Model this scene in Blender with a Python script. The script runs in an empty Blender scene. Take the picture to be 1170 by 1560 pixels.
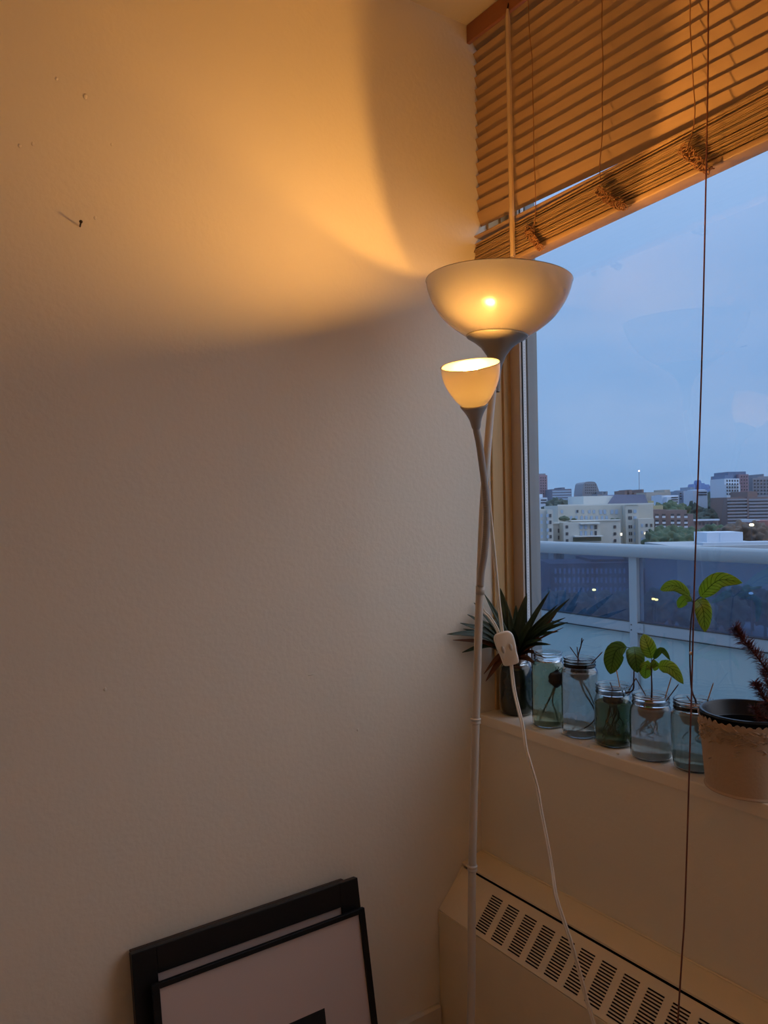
import bpy, bmesh, math, random
from mathutils import Vector, Matrix, noise as mnoise
rnd = random.Random(7)
scene = bpy.context.scene
COL = scene.collection
PI = math.pi

# ------------------------------------------------------------------ camera (calibrated from vanishing points)
FPX = 1172.0
CAM = Vector((1.426, -1.263, 1.284))
def calib():
    r = .0185
    nX = Vector((-805., -8., -FPX)).normalized()          # -X axis in camera (right, up, back)
    h = Vector((0., -((788 - r*805) - 780), -FPX))
    up = nX.cross(h).normalized()
    if up.y < 0: up = -up
    X = -nX; Y = up.cross(X)
    return Matrix((X, Y, up))                              # rows: world axes in camera space
MC = calib()
cd = bpy.data.cameras.new('camera'); cam = bpy.data.objects.new('camera', cd); COL.objects.link(cam)
cam.matrix_world = Matrix.Translation(CAM) @ MC.to_4x4()
cd.sensor_fit = 'VERTICAL'; cd.sensor_height = 36.0; cd.lens = 36.0*FPX/1560.0
cd.clip_start = .02; cd.clip_end = 9000
scene.camera = cam
def ray(px, py): return MC @ Vector(((px-585)/FPX, -(py-780)/FPX, -1.0))
def AT(px, py, t): return CAM + ray(px, py)*t
def PL(px, py, ax, val):
    r = ray(px, py); return CAM + r*((val-CAM[ax])/r[ax])
def YP(px, py, y): return PL(px, py, 1, y)

# ------------------------------------------------------------------ materials
def lin(c):
    return tuple(((v/255)/12.92 if v/255 <= .04045 else ((v/255+.055)/1.055)**2.4) for v in c)+(1,)
def newmat(name):
    m = bpy.data.materials.new(name); m.use_nodes = True; nt = m.node_tree
    b = nt.nodes['Principled BSDF']; return m, nt, b
def mat(name, col, rough=.5, bump=0, bscale=60, var=0, vscale=8, metallic=0, spec=.5, raw=False, stretch=None, **kw):
    m, nt, b = newmat(name)
    c = col if raw else lin(col)
    b.inputs['Base Color'].default_value = c if len(c) == 4 else tuple(c)+(1,)
    b.inputs['Roughness'].default_value = rough; b.inputs['Metallic'].default_value = metallic
    b.inputs['Specular IOR Level'].default_value = spec
    tc = nt.nodes.new('ShaderNodeTexCoord'); src = tc.outputs['Object']
    if stretch:
        mp = nt.nodes.new('ShaderNodeMapping'); mp.inputs['Scale'].default_value = stretch
        nt.links.new(src, mp.inputs[0]); src = mp.outputs[0]
    if var:
        n = nt.nodes.new('ShaderNodeTexNoise'); n.inputs['Scale'].default_value = vscale; n.inputs['Detail'].default_value = 5
        nt.links.new(src, n.inputs['Vector'])
        mx = nt.nodes.new('ShaderNodeMixRGB'); cc = b.inputs['Base Color'].default_value
        mx.inputs[1].default_value = tuple(min(1, v*(1-var)) for v in cc[:3])+(1,)
        mx.inputs[2].default_value = tuple(min(1, v*(1+var)) for v in cc[:3])+(1,)
        nt.links.new(n.outputs['Fac'], mx.inputs[0]); nt.links.new(mx.outputs[0], b.inputs['Base Color'])
    if bump:
        n = nt.nodes.new('ShaderNodeTexNoise'); n.inputs['Scale'].default_value = bscale; n.inputs['Detail'].default_value = 6
        nt.links.new(src, n.inputs['Vector'])
        bp = nt.nodes.new('ShaderNodeBump'); bp.inputs['Strength'].default_value = bump; bp.inputs['Distance'].default_value = .002
        nt.links.new(n.outputs['Fac'], bp.inputs['Height']); nt.links.new(bp.outputs[0], b.inputs['Normal'])
    for k, v in kw.items(): b.inputs[k].default_value = v
    return m
def translucent(name, col, tcol, fac, rough=.3, gloss=.06):
    m, nt, b = newmat(name); nt.nodes.remove(b); out = nt.nodes['Material Output']
    d = nt.nodes.new('ShaderNodeBsdfDiffuse'); d.inputs[0].default_value = lin(col)
    t = nt.nodes.new('ShaderNodeBsdfTranslucent'); t.inputs[0].default_value = lin(tcol)
    g = nt.nodes.new('ShaderNodeBsdfGlossy'); g.inputs['Roughness'].default_value = rough
    m1 = nt.nodes.new('ShaderNodeMixShader'); m1.inputs[0].default_value = fac
    fr = nt.nodes.new('ShaderNodeFresnel'); fr.inputs[0].default_value = 1.45
    m2 = nt.nodes.new('ShaderNodeMixShader')
    nt.links.new(d.outputs[0], m1.inputs[1]); nt.links.new(t.outputs[0], m1.inputs[2])
    nt.links.new(fr.outputs[0], m2.inputs[0]); nt.links.new(m1.outputs[0], m2.inputs[1]); nt.links.new(g.outputs[0], m2.inputs[2])
    nt.links.new(m2.outputs[0], out.inputs[0]); return m
def pane(name, tint, haze=0.0, hazecol=(200, 210, 220), refl=1.0, rough=0.0):
    m, nt, b = newmat(name); nt.nodes.remove(b); out = nt.nodes['Material Output']
    t = nt.nodes.new('ShaderNodeBsdfTransparent'); t.inputs[0].default_value = lin(tint)
    g = nt.nodes.new('ShaderNodeBsdfGlossy'); g.inputs['Roughness'].default_value = rough
    g.inputs[0].default_value = (refl, refl, refl, 1)
    d = nt.nodes.new('ShaderNodeBsdfDiffuse'); d.inputs[0].default_value = lin(hazecol)
    mh = nt.nodes.new('ShaderNodeMixShader')
    n = nt.nodes.new('ShaderNodeTexNoise'); n.inputs['Scale'].default_value = 9; n.inputs['Detail'].default_value = 8
    tc = nt.nodes.new('ShaderNodeTexCoord'); nt.links.new(tc.outputs['Object'], n.inputs['Vector'])
    mr = nt.nodes.new('ShaderNodeMapRange'); mr.inputs[1].default_value = .3; mr.inputs[2].default_value = .7
    mr.inputs[3].default_value = haze*.55; mr.inputs[4].default_value = haze*1.45
    nt.links.new(n.outputs['Fac'], mr.inputs[0]); nt.links.new(mr.outputs[0], mh.inputs[0])
    nt.links.new(t.outputs[0], mh.inputs[1]); nt.links.new(d.outputs[0], mh.inputs[2])
    fr = nt.nodes.new('ShaderNodeLayerWeight'); fr.inputs[0].default_value = .5     # facing = 1 - |cos|
    pw = nt.nodes.new('ShaderNodeMath'); pw.operation = 'POWER'; pw.inputs[1].default_value = 5; nt.links.new(fr.outputs['Facing'], pw.inputs[0])
    ma = nt.nodes.new('ShaderNodeMath'); ma.operation = 'MULTIPLY_ADD'; ma.inputs[1].default_value = .92; ma.inputs[2].default_value = .065; nt.links.new(pw.outputs[0], ma.inputs[0])
    ms = nt.nodes.new('ShaderNodeMixShader'); nt.links.new(ma.outputs[0], ms.inputs[0])
    nt.links.new(mh.outputs[0], ms.inputs[1]); nt.links.new(g.outputs[0], ms.inputs[2])
    nt.links.new(ms.outputs[0], out.inputs[0]); return m
def emit(name, col, s):
    m, nt, b = newmat(name); b.inputs['Base Color'].default_value = lin(col)
    b.inputs['Emission Color'].default_value = lin(col); b.inputs['Emission Strength'].default_value = s; return m
def glassmat(name, col, rough=0.0, ior=1.45):
    return mat(name, col, rough, **{'Transmission Weight': 1.0, 'IOR': ior})

M = {}
M['wall'] = mat('wall_paint', (234, 225, 205), .6, bump=.35, bscale=90, var=.03, vscale=3)
M['ceiling'] = mat('ceiling_paint', (205, 192, 168), .8, bump=.3, bscale=120)
M['floor'] = mat('floor_wood', (186, 146, 108), .5, bump=.2, bscale=20, var=.2, vscale=6, stretch=(1, 8, 1))
M['white_trim'] = mat('trim_paint', (214, 206, 190), .45, bump=.5, bscale=70, var=.04, vscale=20)
M['sill'] = mat('sill_paint', (240, 228, 206), .5, bump=.6, bscale=60, var=.06, vscale=14)
M['heater'] = mat('heater_enamel', (238, 222, 190), .45, bump=.35, bscale=60, var=.05, vscale=12)
M['heater_dark'] = mat('heater_inside_shade', (30, 26, 22), .8)
M['jamb'] = mat('jamb_ochre', (214, 178, 122), .45, bump=.4, bscale=30, var=.06, vscale=10, stretch=(1, 6, .6))  # ochre tone, warmer than the stile beside it
M['stile'] = mat('stile_paint', (196, 184, 172), .5, bump=.3, bscale=50)
M['rubber'] = mat('rubber_black', (14, 14, 16), .6)
M['track'] = mat('track_vinyl', (225, 228, 232), .5)
M['alu'] = mat('sash_aluminium', (128, 138, 146), .55, bump=.3, bscale=80, var=.07, vscale=20)
M['window_glass'] = pane('window_glass', (246, 248, 250), haze=.012, refl=.85)
M['wood_slat'] = mat('slat_wood', (172, 140, 104), .5, bump=.05, bscale=30, var=.07, vscale=5, stretch=(2, 30, 30))
M['wood_dark'] = mat('valence_wood', (150, 92, 56), .45, bump=.2, bscale=30, var=.1, vscale=6, stretch=(2, 20, 20))
M['cord'] = mat('blind_cord', (150, 104, 66), .7, bump=.3, bscale=400)
M['pull'] = mat('pull_cord', (112, 62, 48), .7)
M['wand'] = mat('wand_plastic', (240, 212, 168), .2, **{'Transmission Weight': .35, 'IOR': 1.4})
M['lamp_white'] = mat('lamp_plastic', (196, 186, 170), .35)
M['lamp_grey'] = mat('gooseneck_plastic', (160, 150, 138), .4)
M['bowl'] = translucent('bowl_plastic', (190, 184, 172), (254, 248, 238), .84, .22)
M['shade'] = translucent('shade_plastic', (200, 190, 170), (255, 250, 236), .90, .3)
M['bulb'] = emit('bulb_glow', (255, 182, 90), 1250)
M['bulb_body'] = emit('bulb_body_glow', (255, 186, 98), 1250)
M['bulb_dim'] = emit('dim_bulb_glow', (255, 182, 90), 340)
M['bulb_off'] = mat('bulb_frosted', (240, 238, 230), .3)
M['cable'] = mat('cable_vinyl', (232, 222, 202), .4)
M['black'] = mat('frame_black', (13, 12, 12), .42, bump=.1, bscale=60, spec=.35)
M['brown'] = mat('frame_back_brown', (58, 40, 28), .6)
M['mat_board'] = mat('mat_board', (196, 178, 168), .75)
M['ink'] = mat('print_ink', (8, 10, 16), .7)
M['art_glass'] = pane('art_glass', (250, 250, 250), refl=.35)
M['nail'] = mat('nail_steel', (60, 50, 40), .4, metallic=.7)
def jarglass():
    m, nt, b = newmat('jar_glass'); nt.nodes.remove(b); out = nt.nodes['Material Output']
    lw = nt.nodes.new('ShaderNodeLayerWeight'); lw.inputs[0].default_value = .5
    def P(k, a, c):
        p = nt.nodes.new('ShaderNodeMath'); p.operation = 'POWER'; p.inputs[1].default_value = k; nt.links.new(lw.outputs['Facing'], p.inputs[0])
        q = nt.nodes.new('ShaderNodeMath'); q.operation = 'MULTIPLY_ADD'; q.inputs[1].default_value = a; q.inputs[2].default_value = c; nt.links.new(p.outputs[0], q.inputs[0]); return q.outputs[0]
    mc = nt.nodes.new('ShaderNodeMixRGB'); mc.inputs[1].default_value = lin((247, 251, 249)); mc.inputs[2].default_value = lin((120, 140, 134)); nt.links.new(P(4, .9, 0), mc.inputs[0])
    t = nt.nodes.new('ShaderNodeBsdfTransparent'); nt.links.new(mc.outputs[0], t.inputs[0])
    g = nt.nodes.new('ShaderNodeBsdfGlossy'); g.inputs['Roughness'].default_value = .03
    ms = nt.nodes.new('ShaderNodeMixShader'); nt.links.new(P(4, .8, .045), ms.inputs[0]); nt.links.new(t.outputs[0], ms.inputs[1]); nt.links.new(g.outputs[0], ms.inputs[2]); nt.links.new(ms.outputs[0], out.inputs[0]); return m
M['jar'] = glassmat('jar_glass_clear', (252, 253, 251))
M['terracotta'] = None

# ------------------------------------------------------------------ mesh helpers
def box(bm, x0, x1, y0, y1, z0, z1, bev=0):
    r = bmesh.ops.create_cube(bm, size=1.0)
    vs = r['verts']
    for v in vs:
        v.co = Vector(((x0+x1)/2+v.co.x*(x1-x0), (y0+y1)/2+v.co.y*(y1-y0), (z0+z1)/2+v.co.z*(z1-z0)))
    if bev:
        es = list({e for v in vs for e in v.link_edges})
        bmesh.ops.bevel(bm, geom=es, offset=bev, segments=2, profile=.6, affect='EDGES')
    return bm
def BX(*a, bev=0): bm = bmesh.new(); box(bm, *a, bev=bev); return bm
def catmull(pts, n=6):
    P = [Vector(p) for p in pts]
    if len(P) < 3: return P
    out = []
    for i in range(len(P)-1):
        p0 = P[max(i-1, 0)]; p1 = P[i]; p2 = P[i+1]; p3 = P[min(i+2, len(P)-1)]
        for k in range(n):
            t = k/n
            out.append(.5*((2*p1)+(p2-p0)*t+(2*p0-5*p1+4*p2-p3)*t*t+(3*p1-p0-3*p2+p3)*t**3))
    out.append(P[-1]); return out
def tube(bm, pts, rad, seg=10, caps=True, flat=None):
    P = [Vector(p) for p in pts]; n = len(P)
    R = rad if isinstance(rad, (list, tuple)) else [rad]*n
    if len(R) != n: R = [R[0]+(R[-1]-R[0])*i/(n-1) for i in range(n)] if len(R) == 2 else [R[min(len(R)-1, int(i*len(R)/n))] for i in range(n)]
    T = [(P[min(i+1, n-1)]-P[max(i-1, 0)]).normalized() for i in range(n)]
    a = Vector((0, 0, 1)) if abs(T[0].z) < .9 else Vector((1, 0, 0))
    N = T[0].cross(a).normalized(); rings = []
    for i in range(n):
        N = (N - T[i]*N.dot(T[i])).normalized(); B = T[i].cross(N)
        fx, fy = flat if flat else (1, 1)
        rings.append([bm.verts.new(P[i]+(N*math.cos(2*PI*k/seg)*fx+B*math.sin(2*PI*k/seg)*fy)*R[i]) for k in range(seg)])
    for i in range(n-1):
        for k in range(seg):
            bm.faces.new((rings[i][k], rings[i][(k+1) % seg], rings[i+1][(k+1) % seg], rings[i+1][k]))
    if caps:
        bm.faces.new(rings[0][::-1]); bm.faces.new(rings[-1])
    return bm
def TB(*a, **k): bm = bmesh.new(); tube(bm, *a, **k); return bm
def lathe(bm, prof, mx=None, seg=48, close=False):
    """prof: (r, z) list; r==0 collapses"""
    mx = mx or Matrix(); rings = []
    for r, z in prof:
        if r < 1e-6: rings.append([bm.verts.new(mx @ Vector((0, 0, z)))])
        else: rings.append([bm.verts.new(mx @ Vector((r*math.cos(2*PI*k/seg), r*math.sin(2*PI*k/seg), z))) for k in range(seg)])
    m = len(rings); rng = range(m if close else m-1)
    for i in rng:
        a, b = rings[i], rings[(i+1) % m]
        for k in range(seg):
            k2 = (k+1) % seg
            if len(a) == 1 and len(b) == 1: continue
            if len(a) == 1: bm.faces.new((a[0], b[k2], b[k]))
            elif len(b) == 1: bm.faces.new((a[k], a[k2], b[0]))
            else: bm.faces.new((a[k], a[k2], b[k2], b[k]))
    return bm
def LA(*a, **k): bm = bmesh.new(); lathe(bm, *a, **k); return bm
def smoothprof(pr, n=5):
    q = catmull([(r, z, 0) for r, z in pr], n); return [(max(0, v.x), v.y) for v in q]
def axis_mx(origin, zdir):
    z = Vector(zdir).normalized(); a = Vector((1, 0, 0)) if abs(z.x) < .9 else Vector((0, 1, 0))
    x = a.cross(z).normalized(); y = z.cross(x)
    m = Matrix((x, y, z)).transposed().to_4x4(); m.translation = Vector(origin); return m
def prism(bm, poly, x0, x1):
    """poly of (y,z) extruded along X"""
    a = [bm.verts.new((x0, y, z)) for y, z in poly]; b = [bm.verts.new((x1, y, z)) for y, z in poly]
    n = len(poly)
    for i in range(n): bm.faces.new((a[i], a[(i+1) % n], b[(i+1) % n], b[i]))
    bm.faces.new(a[::-1]); bm.faces.new(b); return bm

# ------------------------------------------------------------------ object helpers
def base_of(p):
    b = Vector((0, 0, 0))
    while p is not None: b = b+p.location; p = p.parent
    return b
def obj(name, bm, m, parent=None, smooth=False, origin=None):
    bmesh.ops.recalc_face_normals(bm, faces=bm.faces[:])
    o0 = Vector(origin) if origin is not None else (base_of(parent) if parent else Vector((0, 0, 0)))
    bmesh.ops.translate(bm, verts=bm.verts[:], vec=-o0)
    me = bpy.data.meshes.new(name); bm.to_mesh(me); bm.free()
    me.materials.append(m)
    if smooth:
        for p in me.polygons: p.use_smooth = True
        if smooth == 'auto':
            try: me.set_sharp_from_angle(angle=math.radians(38))
            except Exception: pass
    o = bpy.data.objects.new(name, me); COL.objects.link(o)
    if parent: o.parent = parent; o.location = o0-base_of(parent)
    else: o.location = o0
    return o
def tag(o, label, cat, group=None, kind=None):
    o['label'] = label; o['category'] = cat
    if group: o['group'] = group
    if kind: o['kind'] = kind
    return o
def thing(name, label, cat, loc, group=None):
    o = bpy.data.objects.new(name, None); COL.objects.link(o); o.location = loc; o.empty_display_size = .05
    return tag(o, label, cat, group)
def struct(name, bm, m, label=None, **k):
    o = obj(name, bm, m, **k); o['kind'] = 'structure'
    if label: o['label'] = label
    return o

# ================================================================== ROOM SHELL
XW = -.012; CZ = 2.4655; SZ = .771; XR = 2.05; YB = -2.05
struct('floor', BX(XW-.1, XR+.1, YB-.1, .2, -.12, 0), M['floor'])
struct('ceiling', BX(XW-.1, XR+.1, YB-.1, .17, CZ, CZ+.15), M['ceiling'])
struct('wall_left', BX(XW-.12, XW, YB, .17, 0, CZ), M['wall'], 'bare off-white wall catching the warm lamp light')
struct('wall_right', BX(XR, XR+.12, YB, .17, 0, CZ), M['wall'])
struct('wall_back', BX(XW-.1, XR+.1, YB-.12, YB, 0, CZ), M['wall'])
struct('wall_window', BX(XW, XR, 0, .17, 0, SZ-.0262), M['wall'], 'low off-white wall between window sill and heater')
# baseboard on the left wall with a rounded chipped top
bb = bmesh.new(); prism(bb, [(0, 0), (0, .108), (.006, .108), (.012, .103), (.012, 0)], 0, 1)
for v in bb.verts:
    t, a, z = v.co.x, v.co.y, v.co.z; v.co = Vector((XW+a, YB+.01+t*(-YB-.01-.146), z))
struct('baseboard_left', bb, M['white_trim'])
# window sill
sb = bmesh.new(); box(sb, XW, XR-.005, -.006, .1262, SZ-.026, SZ, bev=.003)
tr = struct('trim_1', sb, M['sill'], 'cream painted window sill carrying the row of jars')
for px, py in ((811, 1110), (817, 1113), (884, 1133), (897, 1138), (941, 1150), (1104, 1203)):   # dried paint drips
    p = YP(px, py-2, -.006); d = bmesh.new(); bmesh.ops.create_icosphere(d, subdivisions=2, radius=.0032)
    for v in d.verts: v.co = Vector((v.co.x*1.3, v.co.y*.45, v.co.z*.8))+p
    obj('paint_drip', d, M['sill'], tr, True)

# ---- window
w = bpy.data.objects.new('window_1', None); COL.objects.link(w); w.location = (XW, .1, SZ); w['kind'] = 'structure'
w['label'] = 'large aluminium window looking over the city at dusk'
z0, z1 = SZ, CZ
obj('jamb_liner', BX(XW, XW+.007, .052, .0865, z0, z1, bev=.001), M['jamb'], w)
obj('jamb_liner', BX(XW, XW+.009, .0925, .1165, z0, z1, bev=.001), M['jamb'], w)
obj('stile', BX(XW, .0300, .1165, .1235, z0, z1, bev=.001), M['stile'], w)
obj('gasket', BX(XW, .0315, .1237, .1262, z0, z1), M['rubber'], w)
obj('spacer', BX(.012, .0295, .1290, .1390, z0, z1), M['track'], w)
nt_ = bmesh.new()
for k in range(230):
    z = z0+.005+k*.0073; box(nt_, .0295, .0298, .1335, .1343, z, z+.0028)
obj('spacer_perforation', nt_, M['alu'], w)
obj('gasket', BX(.012, .0297, .1392, .1446, z0, z1), M['rubber'], w)
obj('outer_frame', BX(XW, .0300, .1448, .1790, z0-.026, z1, bev=.001), M['alu'], w)
obj('sash', BX(.0305, XR-.06, .1165, .1262, z0, z0+.012, bev=.0015), M['alu'], w)
obj('outer_frame', BX(.0305, XR-.06, .1290, .1790, z0-.026, z0+.006, bev=.0015), M['alu'], w)
obj('sash', BX(.0305, XR-.06, .1165, .150, z1-.04, z1, bev=.0015), M['alu'], w)
obj('sash', BX(XR-.06, XR-.005, .1165, .158, z0, z1, bev=.0015), M['alu'], w)
obj('glass_pane', BX(.0120, XR-.055, .1264, .1282, z0+.0062, z1-.002), M['window_glass'], w)

# ================================================================== HEATER
H = thing('baseboard_heater', 'long cream convector heater with slotted top grille below the window', 'heater', (XW, -.07, 0))
yb, ys, yf = -.001, -.066, -.140
ztop, zs, zf = .432, .419, .328
HX1 = 1.9
obj('top_cover', prism(bmesh.new(), [(yb, ztop), (ys, zs), (ys+.001, zs-.005), (yb, ztop-.007)], XW+.001, HX1), M['heater'], H)
obj('front_panel', BX(XW+.002, HX1, yf-.001, yf+.006, .03, zf-.002, bev=.001), M['heater'], H)
obj('end_cap', prism(bmesh.new(), [(yb, .03), (yb, ztop-.007), (ys, zs-.007), (yf+.006, zf-.004), (yf+.006, .03)], XW+.001, XW+.006), M['heater'], H)
obj('slot_dark_box', prism(bmesh.new(), [(-.004, .2), (-.004, .40), (ys, .39), (yf+.02, .305), (yf+.02, .2)], XW+.008, HX1), M['heater_dark'], H)  # near-black box behind the slots; interior shade put into its colour
# slanted grille panel with real slots; s runs down the slope
g0 = Vector((0, ys+.001, zs-.0105)); g1 = Vector((0, yf, zf)); gd = (g1-g0); GL = gd.length; gd.normalize(); gn = Vector((0, -gd.z, gd.y))
if gn.y > 0: gn = -gn
NROW = 14
rows = [.0]; s0 = .020; s1 = GL-.007; pit = (s1-s0)/NROW
for k in range(NROW): rows += [s0+k*pit, s0+k*pit+pit*.52]
rows.append(GL)
cols = [XW+.001]; cstart = .110; cp = .0525; cw = .036; k = 0
while cstart+k*cp+cw < HX1-.03:
    cols += [cstart+k*cp, cstart+k*cp+cw]; k += 1
cols.append(HX1)
gb = bmesh.new(); V = {}
def gv(i, j, d):
    key = (i, j, d)
    if key not in V: V[key] = gb.verts.new(Vector((cols[i], 0, 0))+g0+gd*rows[j]-gn*d); V[key].co.x = cols[i]
    return V[key]
TH = .0016
for i in range(len(cols)-1):
    for j in range(len(rows)-1):
        slot = (i % 2 == 1) and (j % 2 == 1)
        if not slot:
            gb.faces.new((gv(i, j, 0), gv(i+1, j, 0), gv(i+1, j+1, 0), gv(i, j+1, 0)))
            gb.faces.new((gv(i, j, TH), gv(i, j+1, TH), gv(i+1, j+1, TH), gv(i+1, j, TH)))
        else:
            q = [(i, j), (i+1, j), (i+1, j+1), (i, j+1)]
            for a in range(4):
                p, r_ = q[a], q[(a+1) % 4]
                gb.faces.new((gv(*p, 0), gv(*r_, 0), gv(*r_, TH), gv(*p, TH)))
obj('grille', gb, M['heater'], H)
# old caulk bead along wall joint
cb = bmesh.new(); pts = []
for k in range(120):
    x = XW+.004+k*.0155; n = mnoise.noise(Vector((x*18, 0, 0))); pts.append(Vector((x, -.002-.002*abs(n), ztop+.001+.0015*n)))
tube(cb, pts, [.0022+.0018*abs(mnoise.noise(Vector((p.x*30, 3, 0)))) for p in pts], 6)
obj('caulk_bead', cb, M['heater'], H, True)

# ================================================================== PICTURE FRAMES leaning on the left wall
def framebm(y0, y1, H_, bw, depth, xb, xt):
    """frame ring built upright then leaned: local (y, h, d)"""
    def mp(y, h, d):
        a = math.atan2(xb-xt, H_); c, s = math.cos(a), math.sin(a)
        return Vector((xb - h*s + d*c, y, h*c + d*s))
    bm = bmesh.new()
    def lb(ya, yb_, ha, hb, da, db, bev=.0012):
        t = bmesh.new(); box(t, ya, yb_, ha, hb, da, db, bev=bev)
        for v in t.verts: v.co = mp(v.co.x, v.co.y, v.co.z)
        me = bpy.data.meshes.new('tmp'); t.to_mesh(me); t.free(); bm.from_mesh(me); bpy.data.meshes.remove(me)
    return mp, bm, lb
def picture(nm, label, y0, y1, h, bw, bt, depth, xb, xt, matb, art=None, backm=None):
    cy = (y0+y1)/2
    t = thing(nm, label, 'picture frame', (xb, cy, 0))
    mp, bm, lb = framebm(y0, y1, h, bw, depth, xb, xt)
    lb(y0, y0+bw, 0, h, 0, depth); lb(y1-bw, y1, 0, h, 0, depth); lb(y0+bw, y1-bw, 0, bt, 0, depth); lb(y0+bw, y1-bw, h-bt, h, 0, depth)
    obj('moulding', bm, backm or M['black'], t)
    mp, bm, lb = framebm(y0, y1, h, bw, depth, xb, xt); lb(y0+bw*.6, y1-bw*.6, bt*.6, h-bt*.6, .0008, .0035, 0); obj('backing', bm, M['brown'], t)
    mp, bm, lb = framebm(y0, y1, h, bw, depth, xb, xt); lb(y0+bw*.9, y1-bw*.9, bt*.9, h-bt*.9, .0036, depth-.006 if depth > .011 else .005, 0); obj('mat_board', bm, matb, t)
    if art:
        mp, bm, lb = framebm(y0, y1, h, bw, depth, xb, xt); d = depth-.006 if depth > .011 else .005
        lb(art[0], art[1], art[2], art[3], d, d+.0006, 0); obj('print', bm, M['ink'], t)
    return t
picture('picture_frame', 'frame given a lamplit brown colour, hidden behind the two black frames, against the wall', -.864, -.410, .489, .03, .03, .012, .078, XW+.003, M['brown'], backm=M['brown'])  # brown colour stands in for lamplight on the top edge
picture('picture_frame', 'wide black wooden frame leaning behind the narrow-bordered frame', -.868, -.385, .492, .045, .047, .016, .095, XW+.016, M['mat_board'])
picture('picture_frame', 'narrow black frame with pale mat and black square print, leaning in front', -.842, -.389, .443, .0135, .010, .010, .128, XW+.054, M['mat_board'], art=(-.625, -.505, .12, .285))

# nail
p = PL(122, 345, 0, XW); d = (Vector((1, -.15, .12))).normalized()
t = thing('nail', 'small dark nail sticking out of the bare left wall', 'nail', p)
obj('shank', TB([p-d*.004, p+d*.018], .0015, 8), M['nail'], t, True)
obj('nail_head', TB([p+d*.018, p+d*.0195], .0030, 12), M['nail'], t, True)
# plaster flecks on the wall
for px, py, s in ((130, 147, .0020), (86, 120, .0014), (170, 220, .0012), (145, 332, .0014), (30, 222, .0014), (50, 219, .0014), (474, 1028, .0011), (160, 1050, .0014), (545, 1112, .0012)):
    p = PL(px, py, 0, XW); fb = bmesh.new(); bmesh.ops.create_icosphere(fb, subdivisions=2, radius=s*1.7)
    long = 4.2 if px == 474 else 1.2
    for v in fb.verts: v.co = Vector((v.co.x*.5, v.co.y*long, v.co.z*(1.6 if long < 2 else .9)+v.co.y*.12*long))+p
    o = struct('trim_2', fb, M['white_trim'] if px == 474 else M['wall'], smooth=True)

# ================================================================== BLIND
B = thing('venetian_blind', 'wooden slatted blind half raised, with its slats bunched at the bottom', 'window blind', (XW, .03, CZ))
BXL, BXR = XW+.0008, 2.03
obj('valence', BX(XW+.001, BXR, -.004, .006, CZ-.046, CZ-.001, bev=.002), M['wood_dark'], B)
obj('headrail', BX(XW+.002, BXR, .008, .050, CZ-.036, CZ-.001, bev=.001), M['wood_dark'], B)
YC = .028; SW = .0355; PITCH = .0303
def slat_bm(zc_l, zc_r, tilt, w=SW, th=.0026, xl=BXL, xr=BXR, yc=YC, nx=10, crown=.0012):
    """slat with slightly crowned section; tilt: angle from horizontal, room edge up"""
    bm = bmesh.new(); sec = []
    n = 6
    for s in (1, -1):
        for k in range(n+1):
            u = -1+2*k/n; u = u*s
            sec.append((u*w/2, s*th/2+crown*(1-u*u)))
    rings = []
    for i in range(nx+1):
        f = i/nx; x = xl+(xr-xl)*f; zc = zc_l+(zc_r-zc_l)*f
        c, sn = math.cos(tilt), math.sin(tilt); ring = []
        for a, b in sec:
            yy = -a*c + b*sn*-1; zz = a*sn + b*c*-1
            ring.append(bm.verts.new((x, yc+yy, zc+zz)))
        rings.append(ring)
    m = len(sec)
    for i in range(nx):
        for k in range(m): bm.faces.new((rings[i][k], rings[i][(k+1) % m], rings[i+1][(k+1) % m], rings[i+1][k]))
    bm.faces.new(rings[0][::-1]); bm.faces.new(rings[-1])
    return bm
SLOPE = .062   # bunched slats hang lower at the left end
NS = 15
ztop_s = CZ-.047
for k in range(NS):
    z = ztop_s-k*PITCH
    tl = math.radians(66 if k > 2 else 61-(2-k)*8)
    obj('slat', slat_bm(z+rnd.uniform(-.0004, .0004), z+rnd.uniform(-.0004, .0004), tl+rnd.uniform(-.01, .01)), M['wood_slat'], B, 'auto')
zlast = ztop_s-(NS-1)*PITCH-.016
# two loosely resting slats above the bunch
obj('slat', slat_bm(1.948, 1.948+.033*(1.9-BXL), math.radians(4), xr=1.9), M['wood_slat'], B, 'auto')
# bunched slats
SB0 = 1.924; SBS = .066
NB = 24
for k in range(NB):
    f = k/(NB-1); z = SB0-f*.064
    sl = SBS*(1-.12*f)
    obj('slat', slat_bm(z, z+sl*(BXR-BXL), rnd.uniform(-.07, .07)+(.35 if k == 0 else 0), th=.0015, yc=YC+rnd.uniform(-.003, .003), nx=4, crown=.0003), M['wood_slat'], B, 'auto')
zbr = SB0-.064-.009
br = BX(BXL, BXR, YC-.019, YC+.019, zbr-.006, zbr+.006, bev=.003)
for v in br.verts: v.co.z += (v.co.x-BXL)*SBS*.88
obj('bottom_rail', br, M['wood_slat'], B, True)
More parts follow.
